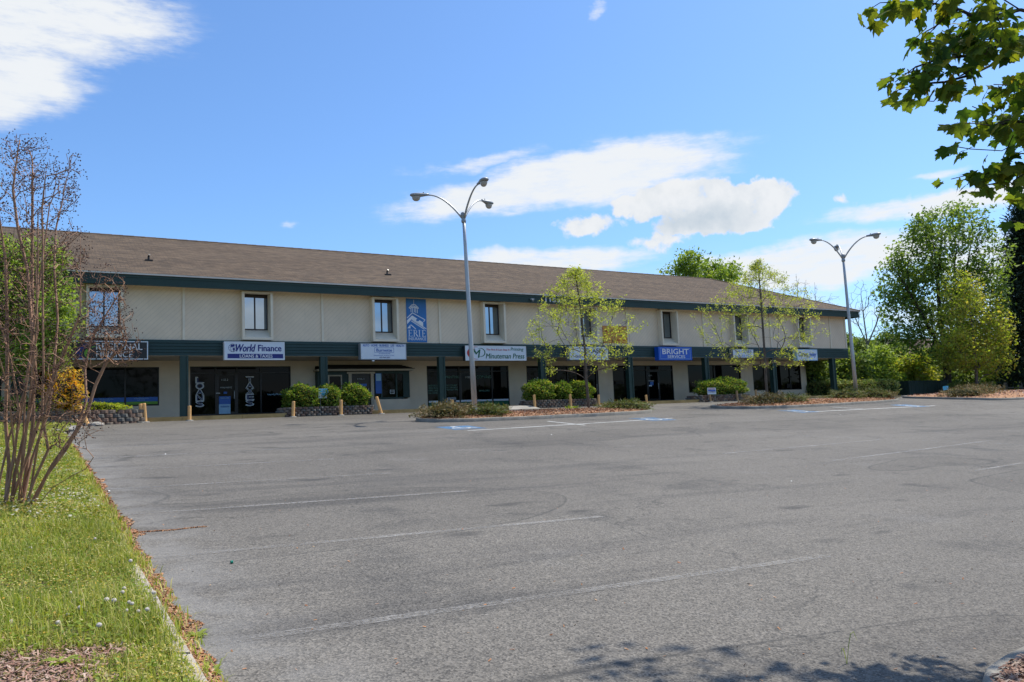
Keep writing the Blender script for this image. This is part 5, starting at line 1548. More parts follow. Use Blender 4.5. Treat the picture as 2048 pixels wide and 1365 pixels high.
# ---- yellow-green tree in front of it
dep = 58.5
B = blobs([(1925, 590, 38, 48), (1895, 650, 30, 40), (1950, 640, 60, 60), (1990, 660, 38, 42), (1930, 700, 58, 45), (1985, 720, 42, 35), (1900, 720, 32, 25)], dep)
g = np.random.default_rng(31)
P = envelope(B, 620, g)
base = at(1955, 800, dep); base[2] = 1.75
tree('broadleaf_tree', 'yellow green tree with thin new leaves standing on the right mulch bed', 'tree', [[base, at(1952, 740, dep), at(1945, 660, dep), at(1930, 560, dep)]], P, M['bark'], LM['yellowgreen'],
     per=12, spread=.30, size=.20, w=.3, step=.6, lift=.5, rtip=.009, expo=.47, rmax=.2, seed=32, droop=.2)
# ---- dark conifer at the right edge
dep = 66.0
g = np.random.default_rng(41)
base = at(2068, 792, dep); base[2] = 1.8; top = at(2060, 395, dep)
n = 900; t_ = g.random(n) ** .8; a = g.uniform(0, 2 * pi, n)
rr = (2.7 * (1 - t_) ** .55 + .25) * (.6 + .4 * g.random(n)) * (1 + .15 * np.sin(t_ * 40))
ax = base + (top - base) * (.02 + .98 * t_)[:, None]
P = np.stack([ax[:, 0] + rr * np.cos(a), ax[:, 1] + rr * np.sin(a), ax[:, 2] - .12 * rr], 1)
tree('conifer_tree', 'tall dark conifer at the right edge behind the rail fence', 'tree', [[base, (base + top) / 2, top]], P, M['bark_dark'], LM['conifer'], per=38, spread=.42, size=.42, w=.1, step=1.0, lift=-.1, rtip=.012, rmax=.3, seed=42, asp=.22, up=.2, mid=.15)
# ---- tree tops beyond the roof
dep = 78.0
g = np.random.default_rng(51)
for lst, bx_, lb, sd in (([(1380, 528, 26, 26), (1362, 545, 20, 18), (1330, 545, 14, 10), (1400, 545, 22, 20)], 1385, 'left green tree top rising behind the roof ridge', 52), ([(1425, 540, 26, 16), (1460, 548, 24, 20), (1440, 560, 34, 18)], 1440, 'right green tree top rising behind the roof ridge', 53)):
    B = blobs(lst, dep); P = envelope(B, 230, g, .4)
    base = at(bx_, 560, dep); base[2] = 2.0; c = at(bx_, lst[0][1], dep)
    tree('broadleaf_tree', lb, 'tree', [[base, (base + c) / 2, c]], P, M['bark'], LM['photinia'], per=9, spread=.30, size=.27, w=.3, step=.8, rtip=.01, rmax=.3, seed=sd, up=.2)
# ---- bare trees
def bare(lb, dep, bpx, tops, pts_px, n, seed, m, rmax=.16, group='bare trees behind the building', ivy=None):
    g = np.random.default_rng(seed)
    base = at(bpx, 790, dep); base[2] = 1.8
    B = blobs(pts_px, dep); P = envelope(B, n, g, .8)
    st = [[base] + [at(x, y, dep + .3 * k) for k, (x, y) in enumerate(tops[0])]]
    for s in tops[1:]: st.append([at(x, y, dep) for x, y in s])
    st2 = [st[0]]
    for s in st[1:]:
        k = int(np.argmin([np.linalg.norm(s[0] - q_) for q_ in st[0]])); s[0] = st[0][k]; st2.append(s)
    t = thing('bare_tree', lb, 'tree', tuple(base), group)
    N, par, ends = skeleton(st2, P, .35, .6, .55, g)
    branch_mesh('trunk', N, par, m, t, .012, .44, rmax)
    return t
bare('grey bare tree with many fine branches right of the building end', 74, 1738, [[(1738, 740), (1735, 690), (1728, 640), (1722, 590)], [(1738, 700), (1752, 650), (1765, 610), (1775, 580)], [(1738, 720), (1760, 700), (1785, 680), (1800, 660)], [(1735, 670), (1712, 640), (1700, 610)]],
     [(1725, 590, 28, 32), (1760, 610, 28, 32), (1708, 620, 22, 30), (1745, 640, 40, 30), (1785, 665, 25, 18)], 330, 61, M['bark_pale'])
bare('thin bare tree top standing behind the sloping roof end', 82, 1598, [[(1598, 640), (1596, 590), (1592, 548)], [(1598, 620), (1610, 585), (1612, 560)]], [(1596, 575, 14, 26), (1612, 580, 10, 20)], 60, 62, M['bark_pale'], .12)
bare('thin bare tree top left of the farther lamp above the roof', 84, 1632, [[(1632, 640), (1631, 600), (1629, 565)], [(1632, 625), (1642, 600)]], [(1630, 585, 10, 20), (1650, 605, 16, 16), (1668, 600, 14, 16)], 70, 63, M['bark_pale'], .10)
# ---- understorey wood at the right: each bushy tree on its own
US = [(1625, 745, 34, 45, 60, 'wood'), (1662, 735, 30, 50, 66, 'wood'), (1700, 745, 34, 42, 63, 'wood'), (1728, 725, 26, 48, 76, 'wood'), (1758, 740, 36, 45, 66, 'photinia'), (1795, 735, 34, 42, 72, 'wood'),
      (1830, 745, 34, 34, 66, 'yellowgreen'), (1868, 738, 34, 44, 74, 'wood'), (1912, 752, 34, 34, 70, 'wood'), (1990, 748, 36, 36, 72, 'photinia'), (2030, 755, 36, 32, 76, 'wood'), (1690, 700, 22, 26, 86, 'wood'), (1775, 695, 26, 26, 88, 'wood'), (2075, 745, 40, 45, 80, 'wood'),
      (1950, 740, 40, 40, 82, 'wood'), (1590, 750, 30, 40, 64, 'wood')]
USL = ['leafy green tree seen between the posts at the building end', 'leafy green tree just left of the farther lamp pole', 'leafy green tree directly behind the farther lamp pole',
       'leafy tree below the grey bare tree', 'bright leafy tree right of the farther lamp before the tan house', 'leafy green tree above the left part of the dark enclosure',
       'yellowish bushy tree above the dark board enclosure', 'leafy green tree behind the trunk of the tall broadleaf tree', 'low leafy tree left of the yellow green tree trunk',
       'bright bushy tree before the dark conifer', 'leafy tree at the right edge behind the rail fence', 'farther leafy tree below the roof corner of the building', 'farther leafy tree in front of the tan house windows',
       'leafy tree beyond the right edge behind the conifer', 'farther leafy tree behind the yellow green tree', 'leafy green tree behind the end wall of the ground floor']
for k, (px, py, r, ry, dp, lm) in enumerate(US):
    g = np.random.default_rng(70 + k)
    B = blobs([(px, py, r, ry), (px - r * .4, py + ry * .45, r * .8, ry * .6), (px + r * .4, py + ry * .5, r * .8, ry * .6), (px + r * .2, py - ry * .4, r * .5, ry * .5)], dp)
    P = envelope(B, 170, g)
    base = at(px, 795, dp); base[2] = 1.9
    c = at(px, py, dp)
    tree('bushy_tree', USL[k], 'tree', [[base, (base * .5 + c * .5), c]], P, M['bark_dark'], LM[lm], per=26, spread=.34, size=.27, w=.3, step=.7, rtip=.01, rmax=.16, seed=90 + k, up=.25,
         group='understorey trees of the wood at the right')
# far wood closing the view, one mass nobody could count
g = np.random.default_rng(120)
V = []
for k in range(46):
    a = radians(36 + k * 1.25); d_ = 135 + 12 * sin(k * 2.1)
    c = np.array([d_ * sin(a), d_ * cos(a), 1.5 + 3.0]); r = np.array([5.2, 5.2, 4.2 + 1.2 * sin(k * 1.3)])
    p = envelope([(c, r)], 900, g, .9); V.append(leaf_quads(p, g, .9, .2))
V = np.concatenate(V); tag(np_mesh('far_wood', V, quads(len(V) // 4), LM['wood']), kind='stuff')

# ---- shrubs: leafy mass on short stems
def shrub(name, label, cat, c, r, n, size, lm, group=None, seed=0, stems=True, box=2.3, lump=.13, up=.35, asp=.5, zbase=None, nl=5, inner=.5):
    g = np.random.default_rng(200 + seed)
    c = np.array(c, float); r = np.array(r, float)
    zb_ = zbase if zbase is not None else c[2] - r[2]
    t = thing(name, label, cat, (c[0], c[1], zb_), group)
    d = g.normal(0, 1, (n, 3)); 
    d /= (np.abs(d) ** box).sum(1)[:, None] ** (1 / box)      # rounded box outline
    ph = g.uniform(0, 6, 3)
    ripple = 1 + lump * np.sin(d[:, 0] * nl + ph[0]) * np.sin(d[:, 1] * nl + ph[1]) + lump * .8 * np.sin(d[:, 2] * nl * 1.3 + ph[2] + d[:, 0] * 4) + g.normal(0, .035, n)
    s = np.where(g.random(n) < inner, 1 - .35 * g.random(n) ** 2, 1 - .06 * g.random(n))
    P = c + d * r * (ripple * s)[:, None]
    P = P[P[:, 2] > zb_ + .02]
    V = leaf_quads(P, g, size, up, asp, 0.0, dirs=(P - c) / np.linalg.norm(P - c, axis=1)[:, None], follow=.30)
    np_mesh('foliage', V, quads(len(P)), lm, t)
    # dark inner mass of twigs keeps the light from passing straight through
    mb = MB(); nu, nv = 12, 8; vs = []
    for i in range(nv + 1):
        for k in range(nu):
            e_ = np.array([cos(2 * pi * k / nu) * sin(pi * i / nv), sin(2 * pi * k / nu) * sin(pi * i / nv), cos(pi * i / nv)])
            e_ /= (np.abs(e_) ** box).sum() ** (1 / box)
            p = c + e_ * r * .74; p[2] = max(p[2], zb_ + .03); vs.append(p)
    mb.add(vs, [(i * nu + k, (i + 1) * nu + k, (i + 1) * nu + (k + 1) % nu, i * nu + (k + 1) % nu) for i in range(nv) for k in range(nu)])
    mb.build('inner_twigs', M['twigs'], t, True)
    if stems:
        for k in range(4):
            a = k * 1.7; MB().tube([(c[0] + .05 * cos(a), c[1] + .05 * sin(a), zb_ - .05), (c[0] + r[0] * .4 * cos(a), c[1] + r[1] * .4 * sin(a), c[2])], [.02, .012], 5).build('stem', M['bark_dark'], t)
    return t
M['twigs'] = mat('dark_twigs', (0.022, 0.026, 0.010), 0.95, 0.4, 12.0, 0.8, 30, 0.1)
pt = 2.10 + .38
for k, (x0, x1, z1, ds) in enumerate(((9.8, 11.25, 3.42, 'left'), (11.35, 12.2, 3.42, 'narrow middle'), (12.3, 13.6, 3.44, 'right'))):
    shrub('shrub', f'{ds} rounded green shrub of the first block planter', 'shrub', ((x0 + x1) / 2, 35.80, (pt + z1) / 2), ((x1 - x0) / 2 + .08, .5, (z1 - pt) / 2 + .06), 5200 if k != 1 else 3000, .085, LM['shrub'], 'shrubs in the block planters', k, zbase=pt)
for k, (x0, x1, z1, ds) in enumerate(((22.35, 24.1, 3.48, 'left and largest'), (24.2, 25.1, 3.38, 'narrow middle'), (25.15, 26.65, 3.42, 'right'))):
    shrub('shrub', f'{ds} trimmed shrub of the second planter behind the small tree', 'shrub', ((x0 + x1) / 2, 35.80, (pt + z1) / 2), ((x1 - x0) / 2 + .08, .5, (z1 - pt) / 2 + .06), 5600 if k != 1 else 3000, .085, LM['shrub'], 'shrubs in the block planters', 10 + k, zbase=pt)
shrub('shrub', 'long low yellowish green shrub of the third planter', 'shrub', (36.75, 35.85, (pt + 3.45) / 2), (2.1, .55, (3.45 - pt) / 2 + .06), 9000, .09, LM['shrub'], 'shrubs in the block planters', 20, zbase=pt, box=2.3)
# bed behind the curved wall
shrub('shrub', 'orange and yellow bush behind the curved block wall', 'shrub', (1.1, 33.95, 3.25), (.62, .5, .78), 5200, .085, LM['orange'], None, 30, zbase=bed_top, lump=.28, nl=6)
shrub('shrub', 'low yellow green bedding plants on top of the curved block wall', 'plant', (2.3, 34.75, bed_top + .13), (.95, .3, .2), 2600, .07, LM['ygbed'], None, 31, zbase=bed_top, lump=.2, stems=False)
shrub('shrub', 'low green plants left of the orange bush on the block wall', 'plant', (-.7, 33.7, bed_top + .2), (1.5, .45, .32), 3600, .075, LM['photinia'], None, 32, zbase=bed_top, lump=.25, stems=False)
# leafy tree behind the crepe myrtle
g = np.random.default_rng(45)
dp = 30.5
B = blobs([(70, 540, 62, 60), (30, 620, 60, 70), (100, 640, 48, 58), (60, 700, 70, 50), (-30, 560, 60, 90), (20, 500, 30, 30), (125, 600, 26, 40)], dp)
P = envelope(B, 620, g)
base = at(40, 850, dp); base[2] = bed_top
tree('broadleaf_tree', 'bright green leafy tree behind the bare crepe myrtle at the left', 'tree', [[base, at(45, 760, dp), at(40, 640, dp), at(50, 540, dp)]], P, M['bark'], LM['photinia'], per=26, spread=.17, size=.135, w=.3, step=.4, rtip=.008, rmax=.11, seed=46, up=.25, droop=.15)

# ---- low junipers on the islands
JN = [(isl1, (13.6, 27.5), (1.15, .95, .42), 'juniper_brown', 5200, 'browned low juniper at the left tip of the first island'), (isl1, (15.2, 27.1), (.85, .7, .34), 'juniper', 3600, 'green low juniper at the foot of the nearer lamp'),
      (isl1, (22.6, 27.9), (1.25, .8, .34), 'juniper', 4600, 'dark green low juniper at the right tip of the first island'), (isl1, (20.1, 28.4), (.35, .3, .16), 'ygbed', 500, 'small bright tuft on the mulch of the first island'),
      (isl2, (31.3, 27.6), (1.6, .8, .42), 'juniper_brown', 4800, 'browned low juniper around the farther small tree'), (isl2, (33.2, 27.7), (1.2, .7, .36), 'juniper', 3600, 'green low juniper right of the farther small tree'),
      (isl2, (39.3, 28.9), (1.5, .8, .5), 'juniper', 4600, 'green low juniper left of the farther lamp'), (isl2, (41.7, 29.0), (1.2, .7, .48), 'juniper', 3600, 'green low juniper right of the farther lamp'), (isl2, (42.7, 28.9), (.8, .6, .36), 'juniper_brown', 2400, 'brown juniper at the right tip of the second island'),
      (isl3, (48.6, 27.6), (1.5, 1.3, .5), 'juniper_brown', 3600, 'brown low bush at the left tip of the right mulch bed'), (isl3, (51.8, 28.4), (1.7, 1.2, .55), 'juniper_brown', 3600, 'brown low bush beside the light blue yard sign')]
for k, (isl, (x, y), r, lm, n, lb) in enumerate(JN):
    z = float(Hc(x, y)) + .13
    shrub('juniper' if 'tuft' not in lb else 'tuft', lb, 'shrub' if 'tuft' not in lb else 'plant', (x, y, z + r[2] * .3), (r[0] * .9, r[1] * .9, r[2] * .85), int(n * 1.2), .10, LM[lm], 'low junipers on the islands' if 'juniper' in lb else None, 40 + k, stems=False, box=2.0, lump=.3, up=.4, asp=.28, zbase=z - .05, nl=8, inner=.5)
# ---- clipped hedge shrubs at the right
HG = [(1606, 781, 59), (1626, 779, 58.5), (1648, 778, 58), (1670, 777, 57.5), (1692, 777, 57), (1715, 776, 56.5), (1738, 776, 56), (1760, 775, 56), (1780, 775, 56.5), (1912, 779, 60), (1934, 779, 60), (1956, 780, 60), (1976, 781, 60.5)]
ORD = ['first', 'second', 'third', 'fourth', 'fifth', 'sixth', 'seventh', 'eighth', 'ninth']
HGL = [f'clipped hedge shrub, {ORD[k]} from the left in the row left of the dark enclosure' for k in range(9)] + [f'clipped hedge shrub, {ORD[k]} from the left in the row right of the dark enclosure' for k in range(4)]
for k, (px, py, dp) in enumerate(HG):
    c = at(px, py, dp)
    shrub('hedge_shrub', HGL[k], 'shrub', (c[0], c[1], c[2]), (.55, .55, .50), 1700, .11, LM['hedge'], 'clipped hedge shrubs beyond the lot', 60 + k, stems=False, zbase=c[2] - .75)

# ---- crepe myrtle: many bare cinnamon stems from one foot
g = np.random.default_rng(300)
dp0 = ray(30, 1020); D = 11.4 / dp0[1]
def my(px, py, dd=0.0): return at(px, py, D + dd)
foot = my(30, 1022); foot[2] -= .05
ST = [[(22, 1020), (30, 950), (50, 860), (70, 760), (62, 640), (55, 540), (38, 460), (28, 380), (38, 270)],
      [(38, 1020), (55, 930), (68, 840), (66, 740), (64, 620), (64, 500), (66, 400), (66, 300)],
      [(45, 1022), (70, 960), (95, 900), (84, 830), (85, 740), (88, 620), (86, 500), (84, 420), (92, 330)],
      [(55, 1015), (95, 950), (130, 900), (160, 850), (175, 820), (190, 770), (215, 725), (250, 690), (262, 660)],
      [(50, 1018), (105, 930), (150, 860), (172, 800), (168, 740), (182, 680), (230, 600), (248, 565)],
      [(10, 1020), (14, 930), (10, 840), (14, 740), (12, 620), (10, 520), (0, 430), (-10, 330)],
      [(40, 1020), (62, 920), (98, 820), (112, 730), (118, 640), (108, 540), (112, 460), (134, 360), (148, 310)],
      [(-30, 1020), (-34, 900), (-50, 760), (-60, 620), (-50, 500), (-70, 380)],
      [(5, 1022), (28, 920), (40, 820), (22, 720), (-10, 620), (-20, 520), (-30, 420), (-22, 330)],
      [(60, 1000), (105, 975), (150, 950), (172, 938), (185, 915)]]
for k in range(8):
    x0_, x1_ = g.uniform(-25, 62), g.uniform(-40, 175); yt_ = g.uniform(380, 640) + abs(x1_ - 40) * .6
    ST.append([(x0_, 1018), (x0_ * .7 + x1_ * .3, 900 + g.normal(0, 15)), (x0_ * .4 + x1_ * .6 + g.normal(0, 8), 780), (x1_ + g.normal(0, 8), (780 + yt_) / 2), (x1_ + g.normal(0, 10), yt_)])
dds = [0, .25, -.3, .1, .35, -.15, .5, .2, -.4, -.1] + [float(v) for v in g.uniform(-.6, .6, 8)]
st = []
for k, s in enumerate(ST):
    L = []
    for i, (x, y) in enumerate(s):
        off = dds[k] * (i / len(s)) * 2.2
        L.append(my(x + g.normal(0, 1.5) * (i > 0), y, off))
    L[0] = foot + np.array([(s[0][0] - 30) * D / F_PX * .9, .12 * sin(k * 2.0), 0.0])
    st.append(L)
reg = [(30, 330, 42, 60), (70, 330, 42, 62), (110, 380, 44, 60), (140, 370, 22, 60), (20, 430, 55, 70), (90, 460, 60, 60), (40, 560, 70, 80), (110, 560, 60, 70), (150, 500, 30, 45), (215, 590, 42, 60), (190, 680, 60, 55), (240, 690, 45, 42), (215, 640, 50, 60), (140, 850, 60, 50), (60, 700, 80, 80), (130, 720, 50, 60), (-20, 600, 60, 150), (40, 800, 60, 60), (120, 800, 50, 45)]
B = [(my(x, y, g.normal(0, .25)), (r * D / F_PX, .55, ry * D / F_PX)) for x, y, r, ry in reg]
P = envelope(B, 2300, g, .3)
t = thing('crepe_myrtle', 'bare many stemmed crepe myrtle with dark seed pods on the left grass bank', 'tree', tuple(foot))
N, par, ends = skeleton(st, P, .30, .12, .35, g)
o, R_, cnt = branch_mesh('trunk', N, par, M['bark_myrtle'], t, .0029, .415, .040, thin=.009)
# seed pods in loose clusters at twig ends
E_ = N[ends]; E_ = E_[(g.random(len(E_)) < .60)]
C, _ = scatter_near(E_, 5, .035, g)
pv = []; 
oct_ = np.array([(1, 0, 0), (0, 1, 0), (-1, 0, 0), (0, -1, 0), (0, 0, 1.15), (0, 0, -1)], float)
fc = np.array([(0, 1, 4), (1, 2, 4), (2, 3, 4), (3, 0, 4), (1, 0, 5), (2, 1, 5), (3, 2, 5), (0, 3, 5)])
rp = g.uniform(.006, .0105, len(C))
V = (C[:, None] + oct_[None] * rp[:, None, None]).reshape(-1, 3); Fq = (np.arange(len(C))[:, None, None] * 6 + fc[None]).reshape(-1, 3)
tag(np_mesh('seed_pods', V, Fq, M['pod'], t), kind='stuff')
thin = np.where((cnt <= 2))[0]; thin = thin[g.random(len(thin)) < .16]
C, _ = scatter_near(N[thin], 1, .012, g)
tag(np_mesh('reddish_buds', leaf_quads(C, g, .022, .3, .4), quads(len(C)), LM['myrtle_bud'], t), kind='stuff')

# ---- foreground maple: trunk beside the picture, boughs reaching in at the upper right
MP = [[(2230, -60, 11.3), (2130, 40, 9.8), (2048, 78, 8.9), (2000, 92, 8.6), (1940, 112, 8.5), (1880, 118, 8.4), (1830, 135, 8.4), (1790, 165, 8.35)],
      [(2130, 40, 9.8), (2040, 20, 9.0), (1960, 40, 8.7), (1920, 20, 8.6), (1870, 8, 8.5), (1810, 4, 8.5), (1760, 6, 8.5)],
      [(2048, 78, 8.9), (1990, 128, 8.6), (1945, 150, 8.5), (1890, 165, 8.4), (1850, 168, 8.3)],
      [(2130, 40, 9.8), (2090, 140, 9.2), (2040, 172, 8.8), (2010, 195, 8.7)],
      [(2230, -60, 11.3), (2180, 150, 10.0), (2090, 240, 9.2), (2030, 245, 8.8), (1985, 252, 8.6), (1955, 248, 8.5)],
      [(2090, 240, 9.2), (2050, 290, 8.9), (2015, 296, 8.7)],
      [(2180, 150, 10.0), (2120, 320, 9.4), (2050, 335, 8.9), (2005, 332, 8.7), (1970, 350, 8.6)],
      [(2120, 320, 9.4), (2060, 375, 9.0), (2020, 380, 8.8)],
      [(2040, 20, 9.0), (1985, -15, 8.8), (1930, 55, 8.6), (1915, 80, 8.5)],
      [(2060, 375, 9.0), (2075, 420, 9.1), (2062, 438, 9.1)]]
def sph(px, py, dist):
    d = ray(px, py); return EYE + d / np.linalg.norm(d) * dist * 0.80
tb = np.array([10.2, 2.2, float(Hc(10.2, 2.2)) + .2])
mt = thing('maple_tree', 'maple tree at the right edge with large backlit leaves hanging into the picture', 'tree', tuple(tb))
g = np.random.default_rng(400)
trunk = [tb, tb + (-.05, .05, 1.5), tb + (-.1, .1, 3.0), tb + (.1, .2, 5.0), tb + (0, .3, 7.2)]
stm = [trunk]
for s in MP:
    stm.append([sph(*q_) for q_ in s])
for s in stm[1:]:
    pass
first = stm[1][0]; stm[1] = [trunk[2] + (0, 0, 0)] + [trunk[2] * .5 + first * .5 + (0, 0, .5)] + stm[1]
# points for side twigs around the boughs
pts = []
for s in MP:
    for k in range(2, len(s)):
        a, b = sph(*s[k - 1]), sph(*s[k])
        for q_ in range(6 if k > 2 else 4):
            t_ = g.random(); pts.append(a + (b - a) * t_ + g.normal(0, 1, 3) * (.11, .15, .055) + (0, 0, -.03))
# crown above and behind the frame: it throws the leafy shadow on the lot
upper = []
while len(upper) < 420:
    p = np.array([g.uniform(5.2, 13.5), g.uniform(-1.5, 7.0), g.uniform(4.9, 9.6)])
    u_, v_, z_ = project(p)
    if z_ > 0 and -60 < u_ < 2150 and v_ > -95: continue
    c = np.array([10.0, 2.9, 6.8])
    gp = p - SUN * (p[2] - .1) / SUN[2]; gu, gv, gz = project(gp)
    if gz > 0 and gu < 2100 and (gv < 1312 or (gu < 1060 and gv < 1420)): continue
    if (((p - c) / (4.6, 4.4, 3.0)) ** 2).sum() > 1: continue
    upper.append(p)
N, par, ends = skeleton(stm, pts + upper, .3, .22, .15, g)
o, R_, cnt = branch_mesh('trunk', N, par, M['bark_dark'], mt, .0042, .45, .17, thin=.012)
def maple_leaf(seed):
    g2 = np.random.default_rng(seed)
    # half outline of a five-lobed leaf, petiole at origin, blade along +Y
    hp = [(0, 0), (.10, -.04), (.30, -.08), (.42, .02), (.36, .12), (.52, .20), (.72, .42), (.50, .46), (.44, .56), (.30, .52), (.36, .74), (.20, .78), (.0, 1.08)]
    L = [(-x, y) for x, y in hp[1:-1]][::-1]
    pts2 = [(x + g2.normal(0, .012), y + g2.normal(0, .012)) for x, y in hp + L]
    n = len(pts2); cv = g2.uniform(.12, .4); tw = g2.uniform(-.2, .2)
    def z(x, y): return -cv * (x * x) * 1.2 - cv * .5 * max(0, y - .3) ** 2 + abs(x) * .16 + tw * x * y + .03 * sin(9 * x + seed)
    vs = [(x, y, z(x, y)) for x, y in pts2] + [(0, .4, z(0, .4)), (0, .12, 0)]
    fs = [(i, (i + 1) % n, n) for i in range(1, n - 1)] + [(0, 1, n + 1), (1, n, n + 1), (n - 1, 0, n + 1), (n, n - 1, n + 1)]
    return np.array(vs), fs
LM['bigleaf'] = leaf_mat('large_maple_leaf', [(0.05, 0.10, 0.02), (0.09, 0.16, 0.03), (0.035, 0.075, 0.018), (0.15, 0.21, 0.04)], 0.42, .6, 2.5, tcol=(1.9, 1.9, .5))
def leaf_obj_mat(name, c0, c1):
    m, q = new_mat(name)
    oi = q.n('ShaderNodeObjectInfo').outputs['Random']
    tc = q.n('ShaderNodeTexCoord').outputs['Object']
    vein = q.noise(tc, 5.0, 3.0, .6).outputs[0]
    cr = q.n('ShaderNodeValToRGB', {0: oi}); e = cr.color_ramp.elements
    e[0].color = rgba(c0); e[1].color = rgba(c1)
    x = e.new(.5); x.color = rgba([(a + b) / 2 * .8 for a, b in zip(c0, c1)]); x = e.new(.93); x.color = (0.17, 0.20, 0.03, 1); x = e.new(.975); x.color = (0.26, 0.15, 0.04, 1)
    c = q.mix(q.ramp(vein, .3, .7), q.mix(1.0, cr.outputs[0], (.75, .75, .75, 1), 'MULTIPLY'), cr.outputs[0])
    d = q.n('ShaderNodeBsdfPrincipled', {'Base Color': c, 'Roughness': .6, 'Specular IOR Level': .2})
    tr = q.n('ShaderNodeBsdfTranslucent', {0: q.mix(1.0, c, (1.9, 1.8, .45, 1), 'MULTIPLY')})
    finish(q, q.n('ShaderNodeMixShader', {0: .6, 1: d.outputs[0], 2: tr.outputs[0]})); return m
M['leafobj'] = leaf_obj_mat('maple_leaf_blade', (0.10, 0.15, 0.035), (0.26, 0.33, 0.07))
LV = []
for k in range(6):
    vs, fs = maple_leaf(k); me = bpy.data.meshes.new('leaf'); me.from_pydata([tuple(v) for v in vs], [], fs); me.materials.append(M['leafobj']); me.update(); LV.append((me, vs, fs))
# leaves on twigs
vis, hid = [], []
o0 = _org(mt)
tw = np.where(cnt <= 6)[0]
for k in tw:
    p = N[k]; u_, v_, z_ = project(p)
    inframe = z_ > 0 and u_ < 2110 and v_ > -60
    gp = p - SUN * (p[2] - .1) / SUN[2]; gu, gv, gz = project(gp)
    for q_ in range(int(2 + (cnt[k] <= 1) * 2) if inframe else 4):
        if not inframe and (g.random() < .35 or (gz > 0 and gu < 2060 and gv < 1308)): continue
        if inframe and (g.random() < .12 or (gz > 0 and gu < 2060 and gv < 1303 and g.random() < .8)): continue
        az_ = g.uniform(0, 2 * pi); pit = g.normal(-.85, .55)
        pet = np.array([cos(az_), sin(az_), -.25]) * g.uniform(.03, .10)
        sz = g.uniform(.06, .122)
        Mx = Matrix.Translation(Vector(p + pet - o0)) @ Matrix.Rotation(az_ - pi / 2, 4, 'Z') @ Matrix.Rotation(pit, 4, 'X') @ Matrix.Rotation(g.normal(0, .5), 4, 'Y') @ Matrix.Scale(sz, 4)
        (vis if inframe else hid).append((Mx, int(g.integers(6)), z_))
vis.sort(key=lambda a: -a[2])
g.shuffle(vis)
print('maple leaves', len(vis), len(hid))
over = vis[300:]
for Mx, v, _z in vis[:300]:
    o = bpy.data.objects.new('leaf', LV[v][0]); COL.objects.link(o); o.parent = mt; o.matrix_local = Mx
def join_leaves(name, lst):
    V, Fc, off = [], [], 0
    for Mx, v, _z in lst:
        A = np.array(Mx); vs = LV[v][1]
        V.append(vs @ A[:3, :3].T + A[:3, 3] + o0); Fc.append(np.array(LV[v][2]) + off); off += len(vs)
    tag(np_mesh(name, np.concatenate(V), np.concatenate(Fc), LM['bigleaf'], mt), kind='stuff')
join_leaves('more_leaves', over + hid)

# ================================================================== GRASS, WEEDS, LITTER
LM['grass'] = leaf_mat('grass_blades', [(0.391, 0.414, 0.081), (0.437, 0.471, 0.081), (0.172, 0.253, 0.034), (0.598, 0.540, 0.161), (0.690, 0.575, 0.276), (0.345, 0.414, 0.063)], 0.35, .6, 1.1, tcol=(1.2, 1.25, .5))
LM['weedleaf'] = leaf_mat('clover_leaves', [(0.15, 0.24, 0.035), (0.24, 0.32, 0.045), (0.34, 0.38, 0.075), (0.10, 0.175, 0.03)], 0.3, .6, 1.2)
LM['speck'] = leaf_mat('tiny_yellow_flowers', [(0.55, 0.47, 0.10), (0.62, 0.54, 0.26), (0.46, 0.36, 0.07), (0.58, 0.34, 0.06)], 0.2, .7, 1.0)
def bank_points(n, y0, y1, u1, g, power=1.0):
    Y = y0 + (y1 - y0) * g.random(n) ** power
    U = u1 * g.random(n)
    X = edge_x(Y) - U
    return X, Y
def visible(X, Y, Z, m=60):
    v = np.stack([X, Y, Z], 1) - EYE; z = v @ FW
    u_ = 1024 + F_PX * (v @ RT) / z; w_ = 682.5 - F_PX * (v @ UP) / z
    return (z > 0) & (u_ > -m) & (w_ < 1365 + m)
def soil_patch(X, Y):
    a = 1.7 * np.exp(-(((X + .25) / .52) ** 2 + ((Y - 4.75) / .45) ** 2))
    b = .9 * np.exp(-(((X - .36) / .22) ** 2 + ((Y - 5.15) / .10) ** 2))
    return a + b
def blades(n, y0, y1, u1, h, w, m, seed, lean=.35, power=1.0, seg=1, over=.0, thick=True):
    g = np.random.default_rng(seed)
    X, Y = bank_points(n, y0, y1, u1, g, power)
    X = X + over * g.random(n)
    Z = bank_z(X, Y) - .01
    keep = visible(X, Y, Z + .1, 120) & (soil_patch(X, Y) < g.uniform(.3, .9, n)) & (vnoise(X, Y, 3.1, 2) + g.normal(0, .4, n) > -.55)
    X, Y, Z = X[keep], Y[keep], Z[keep]; n = len(X)
    hh = h * g.uniform(.45, 1.25, n) * (1 + .45 * vnoise(X, Y, 1.6, 1)) * (1 - .6 * np.clip(soil_patch(X, Y), 0, 1))
    a = g.uniform(0, 2 * pi, n); ln = hh * np.abs(g.normal(lean, .25, n))
    ww = w * g.uniform(.6, 1.4, n)
    s = np.stack([-np.sin(a), np.cos(a), np.zeros(n)], 1) * ww[:, None] / 2
    B = np.stack([X, Y, Z], 1)
    md = B + np.stack([np.cos(a) * ln * .35, np.sin(a) * ln * .35, hh * .6], 1)
    tp = B + np.stack([np.cos(a) * ln, np.sin(a) * ln, hh * (1 - .25 * np.clip(ln / hh, 0, 1.5))], 1)
    V = np.stack([B - s, B + s, md + s * .8, tp, md - s * .8], 1).reshape(-1, 3)
    k = np.arange(n)[:, None] * 5
    return V, np.concatenate([k + [0, 1, 2, 4]], 1), np.concatenate([k + [4, 2, 3]], 1)
